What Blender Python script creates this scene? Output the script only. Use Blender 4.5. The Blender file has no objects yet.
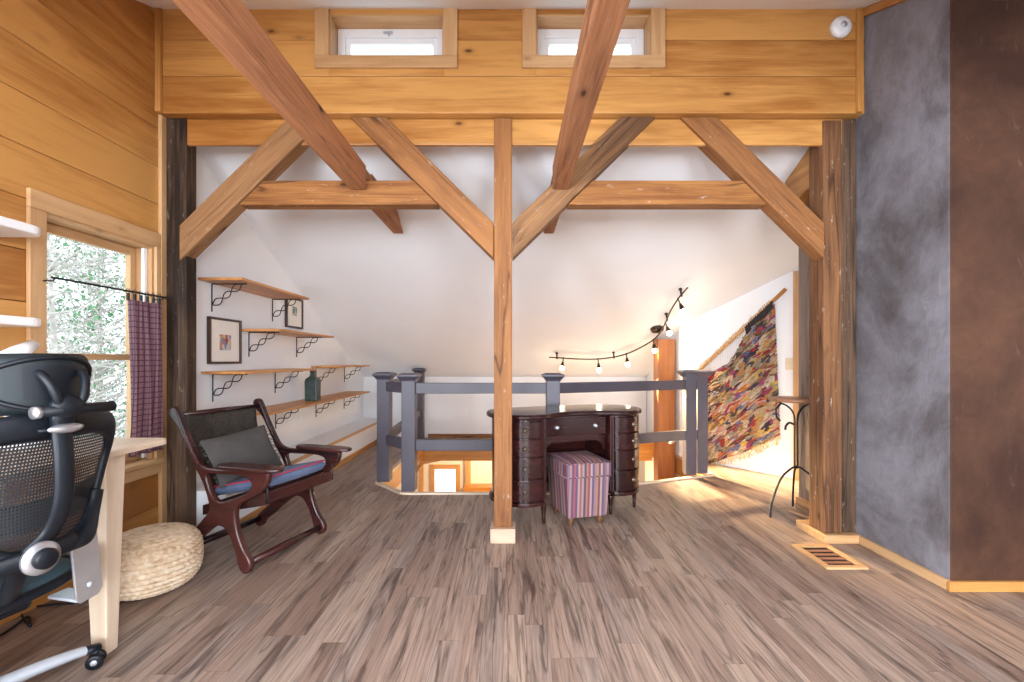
import bpy, bmesh, math, random
from mathutils import Vector, Matrix
random.seed(7)
C = bpy.context.scene.collection
PI = math.pi

# ------------------------------------------------------------------ materials
def newmat(name):
    m = bpy.data.materials.new(name); m.use_nodes = True
    nt = m.node_tree; nt.nodes.clear()
    out = nt.nodes.new('ShaderNodeOutputMaterial'); b = nt.nodes.new('ShaderNodeBsdfPrincipled')
    nt.links.new(b.outputs[0], out.inputs[0])
    return m, nt, b, out

def nd(nt, typ, **kw):
    n = nt.nodes.new('ShaderNode' + typ)
    for k, v in kw.items(): setattr(n, k, v)
    return n

def setin(n, **kw):
    for k, v in kw.items(): n.inputs[k.replace('_', ' ')].default_value = v

def c4(c): return (c[0], c[1], c[2], 1)

def ramp(nt, stops, interp='LINEAR'):
    r = nd(nt, 'ValToRGB'); cr = r.color_ramp; cr.interpolation = interp
    cr.elements[0].position = stops[0][0]; cr.elements[0].color = c4(stops[0][1])
    cr.elements[1].position = stops[1][0]; cr.elements[1].color = c4(stops[1][1])
    for p, c in stops[2:]:
        e = cr.elements.new(p); e.color = c4(c)
    return r

def mix(nt, a, b, fac, mode='MIX'):
    m = nd(nt, 'Mix', data_type='RGBA', blend_type=mode)
    for sock, v in ((m.inputs[6], a), (m.inputs[7], b), (m.inputs[0], fac)):
        if hasattr(v, 'is_output'): nt.links.new(v, sock)
        elif isinstance(v, (int, float)): sock.default_value = v
        else: sock.default_value = c4(v)
    return m.outputs[2]

def math_(nt, op, a, b=None):
    m = nd(nt, 'Math', operation=op)
    for i, v in enumerate((a, b)):
        if v is None: continue
        if hasattr(v, 'is_output'): nt.links.new(v, m.inputs[i])
        else: m.inputs[i].default_value = v
    return m.outputs[0]

def mapped(nt, src, scale, loc=(0, 0, 0)):
    m = nd(nt, 'Mapping'); m.inputs['Scale'].default_value = scale; m.inputs['Location'].default_value = loc
    nt.links.new(src, m.inputs['Vector']); return m.outputs[0]

def noise(nt, vec, scale, detail=4, rough=.55, dist=0):
    n = nd(nt, 'TexNoise'); n.inputs['Scale'].default_value = scale; n.inputs['Detail'].default_value = detail
    n.inputs['Roughness'].default_value = rough; n.inputs['Distortion'].default_value = dist
    nt.links.new(vec, n.inputs['Vector']); return n.outputs[0]

def bump(nt, b, h, strength=.3, dist=.01):
    bp = nd(nt, 'Bump'); bp.inputs['Strength'].default_value = strength; bp.inputs['Distance'].default_value = dist
    nt.links.new(h, bp.inputs['Height']); nt.links.new(bp.outputs[0], b.inputs['Normal'])

def wood(name, light, dark, knot, rough=.45, vary=.5, knots=1.0, streak=.5, spec=.5, white=0.0, crack=0.0):
    """grain runs along the first component of the point attribute 'gr' (metres)"""
    m, nt, b, o = newmat(name)
    at = nd(nt, 'Attribute', attribute_name='gr').outputs['Vector']
    n1 = noise(nt, mapped(nt, at, (.9, 9, 9)), 1.6, 5, .6, .6)
    n2 = noise(nt, mapped(nt, at, (2.5, 70, 70)), 1.2, 3, .6, .2)
    n3 = noise(nt, mapped(nt, at, (.35, .9, .9)), 1.0, 1)
    v = math_(nt, 'ADD', math_(nt, 'MULTIPLY', n1, 1 - streak * .5), math_(nt, 'MULTIPLY', n2, streak * .5))
    v = math_(nt, 'ADD', v, math_(nt, 'MULTIPLY', math_(nt, 'SUBTRACT', n3, .5), vary))
    r = ramp(nt, [(.36, light), (.68, dark)]); nt.links.new(v, r.inputs[0])
    col = r.outputs[0]
    if knots > 0:
        vo = nd(nt, 'TexVoronoi'); vo.inputs['Scale'].default_value = 1.0
        nt.links.new(mapped(nt, at, (2.6, 5.6, 5.6)), vo.inputs['Vector'])
        kr = ramp(nt, [(.035, (1, 1, 1)), (.085, (.28, .28, .28)), (.17, (0, 0, 0))]); nt.links.new(vo.outputs['Distance'], kr.inputs[0])
        col = mix(nt, col, knot, math_(nt, 'MULTIPLY', kr.outputs[0], .95 * knots))
    if crack > 0:
        cn = noise(nt, mapped(nt, at, (.55, 7, 7)), 1.0, 2, .5, .3)
        cr_ = ramp(nt, [(.0, (1, 1, 1)), (.018, (0, 0, 0))]); nt.links.new(math_(nt, 'ABSOLUTE', math_(nt, 'SUBTRACT', cn, .5)), cr_.inputs[0])
        g_ = noise(nt, mapped(nt, at, (.8, 3, 3)), 1.3, 2)
        gr_ = ramp(nt, [(.42, (0, 0, 0)), (.52, (1, 1, 1))]); nt.links.new(g_, gr_.inputs[0])
        col = mix(nt, col, knot, math_(nt, 'MULTIPLY', math_(nt, 'MULTIPLY', cr_.outputs[0], gr_.outputs[0]), crack))
    if white > 0:
        w = noise(nt, mapped(nt, at, (7, 22, 22)), 1.5, 5, .7)
        wr = ramp(nt, [(.62, (0, 0, 0)), (.72, (1, 1, 1))]); nt.links.new(w, wr.inputs[0])
        col = mix(nt, col, (.62, .56, .5), math_(nt, 'MULTIPLY', wr.outputs[0], white))
    nt.links.new(col, b.inputs['Base Color'])
    b.inputs['Roughness'].default_value = rough; b.inputs['Specular IOR Level'].default_value = spec
    bump(nt, b, v, .25 if rough > .3 else .03, .004)
    return m

def plain(name, col, rough=.5, metal=0.0, var=.12, scale=14, bumps=0.0, spec=.5, emit=None, estr=0):
    m, nt, b, o = newmat(name)
    tc = nd(nt, 'TexCoord').outputs['Object']
    n = noise(nt, tc, scale, 4)
    r = ramp(nt, [(.3, tuple(max(0, x * (1 - var)) for x in col)), (.7, tuple(min(1, x * (1 + var)) for x in col))])
    nt.links.new(n, r.inputs[0]); nt.links.new(r.outputs[0], b.inputs['Base Color'])
    setin(b, Roughness=rough, Metallic=metal); b.inputs['Specular IOR Level'].default_value = spec
    if bumps: bump(nt, b, noise(nt, tc, scale * 6, 3), bumps, .004)
    if emit:
        b.inputs['Emission Color'].default_value = c4(emit); b.inputs['Emission Strength'].default_value = estr
    return m

M = {}
M['pine'] = wood('pine_board', (.57, .285, .082), (.33, .125, .026), (.085, .022, .006), .38, 1.0, .95, .5, .4)
M['casing'] = wood('pine_casing', (.60, .37, .185), (.43, .235, .10), (.16, .06, .02), .45, .4, .5, .4, .4)
M['beam'] = wood('old_fir_beam', (.33, .142, .048), (.13, .047, .017), (.035, .012, .006), .66, .7, .95, .8, .25, .40, .85)
M['collar'] = wood('orange_fir_beam', (.44, .20, .06), (.20, .072, .02), (.05, .015, .006), .6, .6, .95, .8, .25, .45, .8)
M['post_brown'] = wood('dark_brown_post', (.27, .125, .052), (.085, .036, .018), (.025, .01, .006), .68, .8, .9, .9, .2, .55, .8)
M['block'] = wood('raw_pine_block', (.58, .42, .31), (.46, .30, .20), (.3, .18, .1), .6, .3, .2, .5, .3)
M['joist'] = wood('rough_red_joist', (.47, .21, .095), (.19, .072, .034), (.03, .010, .006), .7, .7, .95, .9, .25, .22, .5)
M['brace'] = wood('weathered_fir_brace', (.33, .168, .072), (.125, .060, .028), (.035, .016, .009), .7, .7, 1, .8, .25, .25, 1.0)
M['dark_timber'] = wood('dark_barn_timber', (.13, .075, .045), (.022, .013, .009), (.010, .006, .005), .72, .9, .8, .95, .2, .30, .8)
M['red_timber'] = wood('red_fir_post', (.42, .15, .04), (.28, .085, .02), (.1, .03, .01), .5, .4, .5, .5)
M['grey_timber'] = wood('grey_barn_timber', (.24, .185, .155), (.10, .075, .06), (.05, .035, .03), .7, .5, .6, .8, .2, .1, .6)
M['shelf'] = wood('oak_shelf', (.60, .28, .085), (.40, .155, .04), (.2, .07, .02), .4, .4, .3, .6)
M['birch'] = wood('birch_ply', (.68, .55, .42), (.56, .43, .31), (.5, .33, .2), .45, .3, .15, .4)
M['rose'] = wood('dark_rosewood', (.062, .017, .014), (.012, .005, .006), (.02, .006, .005), .26, .8, .2, .8)
M['mahog'] = wood('dark_mahogany', (.038, .009, .008), (.014, .004, .004), (.02, .005, .005), .17, .5, .0, .8)
M['stool_top'] = wood('walnut_round_top', (.36, .17, .08), (.2, .085, .04), (.1, .04, .02), .4, .3, .2, .5)
M['white'] = plain('white_plaster', (.80, .82, .85), .8, 0, .015, 2, .08)
M['ceil'] = plain('white_ceiling', (.83, .84, .86), .85, 0, .015, 2, .05)
M['vinyl'] = plain('white_vinyl', (.82, .84, .86), .35, 0, .02)
M['rail'] = plain('slate_paint', (.062, .053, .072), .42, 0, .10, 6, .1)
M['black'] = plain('black_plastic', (.006, .008, .012), .42, 0, .1, spec=.28)
M['iron'] = plain('wrought_iron', (.018, .016, .016), .5, .4, .2, 30, .1)
M['bronze'] = plain('dark_bronze', (.05, .038, .03), .4, .7, .15)
M['silver'] = plain('silver_metal', (.62, .65, .70), .28, .85, .05)
M['greyplastic'] = plain('grey_painted_arm', (.50, .54, .60), .32, .3, .05)
M['brass'] = plain('old_brass', (.20, .15, .11), .35, .8, .2)
M['shelfwhite'] = plain('white_laminate', (.82, .83, .84), .35, 0, .02)
M['switch'] = plain('cream_plate', (.72, .62, .45), .4, 0, .03)
M['snow'] = plain('snowy_ground', (.75, .74, .68), .9, 0, .2, 1.5)
M['bark'] = plain('pale_bark', (.48, .43, .39), .9, 0, .3, 8)
M['needle'] = plain('green_needles', (.10, .22, .10), .8, 0, .5, 3)
M['ductshade'] = plain('duct_shade', (.03, .02, .015), .8)
M['redmetal'] = plain('rust_register_slat', (.26, .10, .05), .6)

def mat_glass():
    m, nt, b, o = newmat('window_glass')
    nt.nodes.remove(b)
    t = nd(nt, 'BsdfTransparent'); g = nd(nt, 'BsdfGlossy'); g.inputs['Roughness'].default_value = .02
    t.inputs[0].default_value = (.96, .98, .97, 1)
    mx = nd(nt, 'MixShader'); fr = nd(nt, 'LayerWeight'); fr.inputs[0].default_value = .5
    nt.links.new(math_(nt, 'ADD', math_(nt, 'MULTIPLY', math_(nt, 'POWER', fr.outputs['Facing'], 5.0), .5), .02), mx.inputs[0]); nt.links.new(t.outputs[0], mx.inputs[1]); nt.links.new(g.outputs[0], mx.inputs[2])
    nt.links.new(mx.outputs[0], o.inputs[0]); return m
M['glass'] = mat_glass()

def mat_floor():
    m, nt, b, o = newmat('laminate_floor')
    tc = nd(nt, 'TexCoord').outputs['Object']
    sx = nd(nt, 'SeparateXYZ'); nt.links.new(tc, sx.inputs[0])
    def planks(width, length, seed):
        r_ = math_(nt, 'FLOOR', math_(nt, 'DIVIDE', math_(nt, 'ADD', sx.outputs[0], 10.02), width))
        wn = nd(nt, 'TexWhiteNoise', noise_dimensions='1D'); nt.links.new(math_(nt, 'ADD', r_, seed), wn.inputs['W'])
        yy = math_(nt, 'DIVIDE', math_(nt, 'ADD', math_(nt, 'ADD', sx.outputs[1], 20), math_(nt, 'MULTIPLY', wn.outputs['Value'], length * 5.3)), length)
        c_ = math_(nt, 'FLOOR', yy); w2 = nd(nt, 'TexWhiteNoise', noise_dimensions='2D'); cb = nd(nt, 'CombineXYZ')
        nt.links.new(r_, cb.inputs[0]); nt.links.new(c_, cb.inputs[1]); nt.links.new(cb.outputs[0], w2.inputs['Vector'])
        fx = math_(nt, 'FRACT', math_(nt, 'DIVIDE', math_(nt, 'ADD', sx.outputs[0], 10.02), width)); fy = math_(nt, 'FRACT', yy)
        ex = math_(nt, 'LESS_THAN', fx, .0022 / width); ey = math_(nt, 'LESS_THAN', fy, .0022 / length)
        return w2.outputs['Value'], math_(nt, 'MAXIMUM', ex, ey)
    rv, edge1 = planks(.096, .95, 3.7)
    rv2, edge2 = planks(.192, 1.24, 9.1)
    gv = nd(nt, 'CombineXYZ')
    nt.links.new(math_(nt, 'MULTIPLY', sx.outputs[0], 19), gv.inputs[0]); nt.links.new(math_(nt, 'MULTIPLY', sx.outputs[1], 1.5), gv.inputs[1])
    nt.links.new(math_(nt, 'MULTIPLY', rv, 37), gv.inputs[2])
    g1 = noise(nt, gv.outputs[0], 1.0, 6, .62, .7)
    gv2 = mapped(nt, gv.outputs[0], (6, 2.5, 1))
    g2 = noise(nt, gv2, 1.0, 3, .6)
    base = ramp(nt, [(0, (.245, .165, .128)), (.3, (.33, .235, .185)), (.55, (.36, .258, .20)), (.8, (.30, .228, .19)), (1, (.40, .295, .228))])
    nt.links.new(rv, base.inputs[0])
    gr = ramp(nt, [(.32, (.26, .215, .205)), (.47, (.88, .86, .86)), (.75, (1.08, 1.05, 1.03))]); nt.links.new(g1, gr.inputs[0])
    gr2 = ramp(nt, [(.3, (.50, .48, .47)), (.58, (1.0, 1, 1))]); nt.links.new(g2, gr2.inputs[0])
    col = mix(nt, base.outputs[0], gr.outputs[0], .9, 'MULTIPLY'); col = mix(nt, col, gr2.outputs[0], .7, 'MULTIPLY')
    g3 = noise(nt, mapped(nt, gv.outputs[0], (.55, .42, 1), (3, 7, 0)), 1.0, 3, .55, .5)
    ck = ramp(nt, [(0, (1, 1, 1)), (.022, (0, 0, 0))]); nt.links.new(math_(nt, 'ABSOLUTE', math_(nt, 'SUBTRACT', g3, .5)), ck.inputs[0])
    col = mix(nt, col, (.05, .036, .032), math_(nt, 'MULTIPLY', ck.outputs[0], .6))
    col = mix(nt, col, (.07, .05, .04), math_(nt, 'MULTIPLY', edge1, .45))
    nt.links.new(col, b.inputs['Base Color']); b.inputs['Roughness'].default_value = .42; b.inputs['Specular IOR Level'].default_value = .4
    bump(nt, b, g1, .08, .002)
    return m
M['floor'] = mat_floor()

def mat_plaster(name, a, bcol, c, lo=.35, hi=.65):
    m, nt, b, o = newmat(name)
    tc = nd(nt, 'TexCoord').outputs['Object']
    n1 = noise(nt, mapped(nt, tc, (1, 1, .7)), 1.7, 6, .62, .5)
    n2 = noise(nt, tc, 9, 5, .7, 1.2)
    n3 = noise(nt, mapped(nt, tc, (3, 3, 1)), 3.0, 6, .75, 1.5)
    r = ramp(nt, [(lo, a), (hi, bcol)]); nt.links.new(n1, r.inputs[0])
    r2 = ramp(nt, [(.62, (0, 0, 0)), (.78, (1, 1, 1))]); nt.links.new(n3, r2.inputs[0])
    col = mix(nt, r.outputs[0], c, math_(nt, 'MULTIPLY', r2.outputs[0], .55))
    r3 = ramp(nt, [(.3, (.72, .72, .72)), (.6, (1, 1, 1))]); nt.links.new(n2, r3.inputs[0])
    col = mix(nt, col, r3.outputs[0], .7, 'MULTIPLY')
    nt.links.new(col, b.inputs['Base Color']); b.inputs['Roughness'].default_value = .7; b.inputs['Specular IOR Level'].default_value = .2
    bump(nt, b, math_(nt, 'ADD', n2, n3), .28, .012); return m
M['slate'] = mat_plaster('slate_plaster', (.085, .072, .07), (.225, .215, .24), (.42, .41, .45), .37, .58)
M['warmlitplaster'] = mat_plaster('warm_lit_plaster', (.042, .017, .010), (.090, .040, .022), (.24, .16, .12), .38, .62)  # same chimney plaster, with warm lamp light put into a brown colour

def mat_stripes():
    m, nt, b, o = newmat('striped_upholstery')
    at = nd(nt, 'Attribute', attribute_name='gr').outputs['Vector']
    sx = nd(nt, 'SeparateXYZ'); nt.links.new(at, sx.inputs[0])
    fr = math_(nt, 'FRACT', math_(nt, 'MULTIPLY', sx.outputs[0], 1 / .29))
    P_ = [(.09, .035, .13), (.46, .34, .30), (.34, .09, .07), (.42, .30, .28), (.05, .03, .10), (.42, .18, .08), (.26, .025, .07), (.50, .37, .33), (.11, .045, .17), (.28, .21, .22), (.48, .22, .09), (.17, .02, .05), (.48, .37, .32), (.08, .06, .13), (.27, .11, .16), (.38, .26, .24), (.07, .035, .10), (.38, .06, .08)]
    st = [(i / len(P_), P_[i]) for i in range(len(P_))]
    r = ramp(nt, st, 'CONSTANT'); nt.links.new(fr, r.inputs[0])
    n = noise(nt, mapped(nt, at, (300, 40, 40)), 1, 2)
    col = mix(nt, r.outputs[0], (.22, .16, .17), math_(nt, 'MULTIPLY', n, .55))
    col = mix(nt, col, (.72, .68, .70), 1.0, 'MULTIPLY')
    nt.links.new(col, b.inputs['Base Color']); b.inputs['Roughness'].default_value = .7
    bump(nt, b, n, .2, .002); return m
M['stripes'] = mat_stripes()

def mat_rag():
    m, nt, b, o = newmat('rag_weave')
    at = nd(nt, 'Attribute', attribute_name='gr').outputs['Vector']
    w = noise(nt, at, 7, 3, .6)
    wv = nd(nt, 'VectorMath', operation='ADD'); nt.links.new(at, wv.inputs[0])
    cb = nd(nt, 'CombineXYZ'); nt.links.new(math_(nt, 'MULTIPLY', w, .25), cb.inputs[1]); nt.links.new(cb.outputs[0], wv.inputs[1])
    v = nd(nt, 'TexVoronoi'); v.inputs['Scale'].default_value = 1; v.inputs['Randomness'].default_value = 1
    nt.links.new(mapped(nt, wv.outputs[0], (15, 36, 1)), v.inputs['Vector'])
    sc = nd(nt, 'SeparateColor'); nt.links.new(v.outputs['Color'], sc.inputs[0])
    P_ = [(.52, .38, .24), (.30, .03, .035), (.56, .44, .30), (.05, .035, .06), (.50, .28, .10), (.60, .50, .40), (.40, .05, .06), (.15, .16, .30), (.50, .38, .22), (.10, .07, .05), (.55, .20, .06), (.60, .52, .42), (.34, .06, .16), (.24, .18, .08), (.58, .40, .10), (.07, .05, .09), (.62, .30, .26), (.30, .28, .22), (.34, .18, .08)]
    r = ramp(nt, [(i / len(P_), P_[i]) for i in range(len(P_))], 'CONSTANT'); nt.links.new(sc.outputs[0], r.inputs[0])
    n2 = noise(nt, mapped(nt, wv.outputs[0], (30, 150, 1)), 1, 3, .6)
    r2 = ramp(nt, [(.3, (.35, .32, .3)), (.62, (1.1, 1.1, 1.1))]); nt.links.new(n2, r2.inputs[0])
    col = mix(nt, r.outputs[0], r2.outputs[0], .8, 'MULTIPLY')
    nt.links.new(col, b.inputs['Base Color']); b.inputs['Roughness'].default_value = .9
    bump(nt, b, math_(nt, 'SUBTRACT', n2, math_(nt, 'MULTIPLY', v.outputs['Distance'], 1.0)), .8, .02); return m
M['rag'] = mat_rag()
M['rag_black'] = plain('black_rag', (.03, .025, .03), .9)
M['twine'] = plain('jute_twine', (.60, .46, .28), .9, 0, .2, 40)
M['string'] = plain('cotton_string', (.68, .62, .56), .9, 0, .05)

def mat_wicker():
    m, nt, b, o = newmat('woven_hyacinth')
    tc = nd(nt, 'TexCoord').outputs['Object']
    n = noise(nt, tc, 38, 4, .6); n2 = noise(nt, tc, 5, 2)
    r = ramp(nt, [(.25, (.26, .15, .075)), (.47, (.60, .44, .29)), (.72, (.80, .70, .56))]); nt.links.new(math_(nt, 'ADD', math_(nt, 'MULTIPLY', n, .7), math_(nt, 'MULTIPLY', n2, .3)), r.inputs[0])
    nt.links.new(r.outputs[0], b.inputs['Base Color']); b.inputs['Roughness'].default_value = .75
    bump(nt, b, n, .4, .004); return m
M['wicker'] = mat_wicker()

def mat_fabric(name, a, c, scale=220, rough=.9, spec=.5):
    m, nt, b, o = newmat(name)
    tc = nd(nt, 'TexCoord').outputs['Object']
    n = noise(nt, tc, scale, 2); n2 = noise(nt, tc, 7, 4)
    r = ramp(nt, [(.3, a), (.7, c)]); nt.links.new(math_(nt, 'ADD', math_(nt, 'MULTIPLY', n, .5), math_(nt, 'MULTIPLY', n2, .5)), r.inputs[0])
    nt.links.new(r.outputs[0], b.inputs['Base Color']); b.inputs['Roughness'].default_value = rough; b.inputs['Specular IOR Level'].default_value = spec
    bump(nt, b, n, .25, .002); return m
M['blue'] = mat_fabric('blue_canvas', (.075, .11, .20), (.14, .19, .31))
M['red'] = mat_fabric('red_piping', (.35, .02, .06), (.45, .04, .09))
M['pillow'] = mat_fabric('charcoal_linen', (.05, .047, .047), (.095, .088, .084), 160, .9, .2)
M['leather'] = mat_fabric('worn_black_leather', (.008, .007, .007), (.060, .048, .038), 60, .6, .25)
M['headpad'] = mat_fabric('black_leatherette', (.006, .010, .012), (.012, .017, .020), 300, .5, .3)
M['seatmesh'] = mat_fabric('teal_black_mesh', (.012, .03, .042), (.04, .085, .105), 260, .7)

def mat_mesh():
    m, nt, b, o = newmat('chair_back_mesh')
    at = nd(nt, 'Attribute', attribute_name='gr').outputs['Vector']
    sx = nd(nt, 'SeparateXYZ'); nt.links.new(at, sx.inputs[0])
    a = math_(nt, 'LESS_THAN', math_(nt, 'FRACT', math_(nt, 'MULTIPLY', sx.outputs[0], 125)), .42)
    c = math_(nt, 'LESS_THAN', math_(nt, 'FRACT', math_(nt, 'MULTIPLY', sx.outputs[1], 95)), .42)
    hole = math_(nt, 'MULTIPLY', a, c)
    setin(b, Roughness=.6); b.inputs['Base Color'].default_value = (.018, .02, .024, 1)
    t = nd(nt, 'BsdfTransparent'); mx = nd(nt, 'MixShader')
    nt.links.new(hole, mx.inputs[0]); nt.links.new(b.outputs[0], mx.inputs[1]); nt.links.new(t.outputs[0], mx.inputs[2]); nt.links.new(mx.outputs[0], o.inputs[0])
    return m
M['backmesh'] = mat_mesh()

def mat_curtain():
    m, nt, b, o = newmat('plaid_curtain')
    at = nd(nt, 'Attribute', attribute_name='gr').outputs['Vector']
    sx = nd(nt, 'SeparateXYZ'); nt.links.new(at, sx.inputs[0])
    a = math_(nt, 'LESS_THAN', math_(nt, 'FRACT', math_(nt, 'MULTIPLY', sx.outputs[0], 30)), .2)
    c = math_(nt, 'LESS_THAN', math_(nt, 'FRACT', math_(nt, 'MULTIPLY', sx.outputs[1], 30)), .2)
    hole = math_(nt, 'MAXIMUM', a, c)
    col = mix(nt, (.25, .15, .18), (.11, .06, .095), hole)
    nt.links.new(col, b.inputs['Base Color']); b.inputs['Roughness'].default_value = .85
    t = nd(nt, 'BsdfTranslucent'); nt.links.new(mix(nt, (.65, .42, .44), (.28, .16, .2), hole), t.inputs[0]); mx = nd(nt, 'MixShader'); mx.inputs[0].default_value = .55
    nt.links.new(b.outputs[0], mx.inputs[1]); nt.links.new(t.outputs[0], mx.inputs[2]); nt.links.new(mx.outputs[0], o.inputs[0])
    return m
M['curtain'] = mat_curtain()
M['vase'] = plain('dark_green_glaze', (.035, .055, .05), .35, 0, .4, 20)
M['bulb'] = plain('lit_bulb', (1, .85, .65), .3, 0, 0, emit=(1, .80, .52), estr=14)
M['paper'] = plain('white_mat_board', (.80, .76, .70), .8, 0, .02)
M['frame'] = plain('dark_frame', (.045, .018, .012), .35)

def mat_art(seed, cols):
    m, nt, b, o = newmat('small_painting')
    tc = nd(nt, 'TexCoord').outputs['Object']
    v = nd(nt, 'TexVoronoi'); v.inputs['Scale'].default_value = 26; nt.links.new(mapped(nt, tc, (1, 1, .8), (seed, 0, 0)), v.inputs['Vector'])
    s = nd(nt, 'SeparateColor'); nt.links.new(v.outputs['Color'], s.inputs[0])
    r = ramp(nt, [(i / len(cols), cols[i]) for i in range(len(cols))], 'CONSTANT'); nt.links.new(s.outputs[0], r.inputs[0])
    nt.links.new(r.outputs[0], b.inputs['Base Color']); return m
M['art1'] = mat_art(.3, [(.55, .2, .08), (.5, .5, .52), (.3, .06, .06), (.65, .4, .2), (.2, .22, .3)])
M['art2'] = mat_art(2.7, [(.35, .36, .34), (.6, .58, .5), (.12, .2, .16), (.45, .42, .36)])

# ------------------------------------------------------------------ mesh builder
class MB:
    def __init__(s): s.v = []; s.f = []; s.g = []; s.sm = []; s.mi = []
    def add(s, vs, fs, axis=0, smooth=False, mi=0, gr=None):
        o = len(s.v); off = [random.uniform(0, 40) for _ in range(3)]
        ax = {0: (0, 1, 2), 1: (1, 0, 2), 2: (2, 0, 1)}
        for i, p in enumerate(vs):
            p = Vector(p); s.v.append(p)
            if gr is not None: s.g.append(gr[i])
            elif isinstance(axis, Vector):
                d = axis.normalized(); e = d.cross(Vector((0, 1, 0)) if abs(d.y) < .9 else Vector((1, 0, 0))).normalized(); f = d.cross(e)
                s.g.append((p.dot(d) + off[0], p.dot(e) + off[1], p.dot(f) + off[2]))
            else:
                a = ax[axis]; s.g.append((p[a[0]] + off[0], p[a[1]] + off[1], p[a[2]] + off[2]))
        for f in fs: s.f.append([o + i for i in f]); s.sm.append(smooth); s.mi.append(mi)
        return s
    def box(s, x0, x1, y0, y1, z0, z1, axis=0, mi=0):
        vs = [(x, y, z) for z in (z0, z1) for y in (y0, y1) for x in (x0, x1)]
        return s.add(vs, [(0, 2, 3, 1), (4, 5, 7, 6), (0, 1, 5, 4), (2, 6, 7, 3), (0, 4, 6, 2), (1, 3, 7, 5)], axis, False, mi)
    def prism(s, pts, lo, hi, plane='xz', axis=0, smooth=False, mi=0):
        """pts 2D outline, extruded from lo to hi along the missing axis"""
        def mk(p, h):
            return {'xz': (p[0], h, p[1]), 'xy': (p[0], p[1], h), 'yz': (h, p[0], p[1])}[plane]
        n = len(pts)
        vs = [mk(p, lo) for p in pts] + [mk(p, hi) for p in pts]
        fs = [tuple(range(n)), tuple(range(2 * n - 1, n - 1, -1))] + [(i, i + n, (i + 1) % n + n, (i + 1) % n) for i in range(n)]
        o = len(s.f); s.add(vs, fs, axis, smooth, mi); s.sm[o] = s.sm[o + 1] = False
        return s
    def tube(s, path, r, seg=8, axis=None, mi=0, closed=False, flat=None, caps=True):
        P = [Vector(p) for p in path]; n = len(P)
        R = r if isinstance(r, (list, tuple)) else [r] * n
        vs = []; fs = []; prev = None; L = 0; gr = []
        off = random.uniform(0, 40)
        for i in range(n):
            if closed: t = (P[(i + 1) % n] - P[i - 1]).normalized()
            else: t = (P[min(i + 1, n - 1)] - P[max(i - 1, 0)]).normalized()
            if prev is None:
                u = t.orthogonal().normalized() if flat is None else (Vector(flat) - t * t.dot(Vector(flat))).normalized()
            else:
                u = (prev - t * prev.dot(t)).normalized()
            prev = u; w = t.cross(u)
            if i: L += (P[i] - P[i - 1]).length
            for k in range(seg):
                a = 2 * PI * k / seg; ru, rw = R[i] if isinstance(R[i], tuple) else (R[i], R[i])
                vs.append(P[i] + u * math.cos(a) * ru + w * math.sin(a) * rw); gr.append((L + off, math.cos(a) * ru + off, math.sin(a) * rw))
        m = n if closed else n - 1
        for i in range(m):
            for k in range(seg):
                a, b2 = i * seg + k, i * seg + (k + 1) % seg; c, d = ((i + 1) % n) * seg + k, ((i + 1) % n) * seg + (k + 1) % seg
                fs.append((a, b2, d, c))
        if not closed and caps:
            fs.append(tuple(range(seg - 1, -1, -1))); fs.append(tuple((n - 1) * seg + k for k in range(seg)))
        return s.add(vs, fs, 0, True, mi, gr)
    def lathe(s, prof, c=(0, 0, 0), seg=24, mi=0, rot=None, fn=None):
        vs = []; fs = []; n = len(prof); gr = []
        for i, (r, z) in enumerate(prof):
            for k in range(seg):
                a = 2 * PI * k / seg; rr = r + (fn(i, k) if fn else 0)
                p = Vector((rr * math.cos(a), rr * math.sin(a), z))
                gr.append((z, rr * math.cos(a), rr * math.sin(a)))
                if rot is not None: p = rot @ p
                vs.append(p + Vector(c))
        for i in range(n - 1):
            for k in range(seg):
                a, b2 = i * seg + k, i * seg + (k + 1) % seg; fs.append((a, b2, b2 + seg, a + seg))
        if prof[0][0] > 1e-5: fs.append(tuple(range(seg - 1, -1, -1)))
        if prof[-1][0] > 1e-5: fs.append(tuple((n - 1) * seg + k for k in range(seg)))
        return s.add(vs, fs, 0, True, mi, gr)
    def grid(s, fn, nu, nv, mi=0, smooth=True, gr=None):
        vs = []; g = []
        for j in range(nv + 1):
            for i in range(nu + 1):
                u, v = i / nu, j / nv; vs.append(fn(u, v)); g.append(gr(u, v) if gr else (u, v, 0))
        fs = [(j * (nu + 1) + i, j * (nu + 1) + i + 1, (j + 1) * (nu + 1) + i + 1, (j + 1) * (nu + 1) + i) for j in range(nv) for i in range(nu)]
        return s.add(vs, fs, 0, smooth, mi, g)
    def sphere(s, c, r, seg=14, rings=8, sx=1, sy=1, sz=1, mi=0):
        pr = [(max(1e-6, r * math.sin(PI * i / rings)), -r * math.cos(PI * i / rings)) for i in range(rings + 1)]
        return s.lathe(pr, c, seg, mi, Matrix.Diagonal((sx, sy, sz)))
    def build(s, name, mats, parent=None, origin=(0, 0, 0), bevel=0, rz=0, sub=0, normals=True, solid=0, auto=None):
        me = bpy.data.meshes.new(name); O = Vector(origin)
        me.from_pydata([tuple(v - O) for v in s.v], [], s.f); 
        if not isinstance(mats, (list, tuple)): mats = [mats]
        for m in mats: me.materials.append(m)
        me.polygons.foreach_set('use_smooth', s.sm); me.polygons.foreach_set('material_index', s.mi)
        a = me.attributes.new('gr', 'FLOAT_VECTOR', 'POINT'); a.data.foreach_set('vector', [x for g in s.g for x in g])
        if normals:
            bm = bmesh.new(); bm.from_mesh(me); bmesh.ops.recalc_face_normals(bm, faces=bm.faces); bm.to_mesh(me); bm.free()
        me.update(); me.validate()
        o = bpy.data.objects.new(name, me); C.objects.link(o)
        o.location = O; o.rotation_euler.z = rz
        if parent is not None: o.parent = parent
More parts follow.
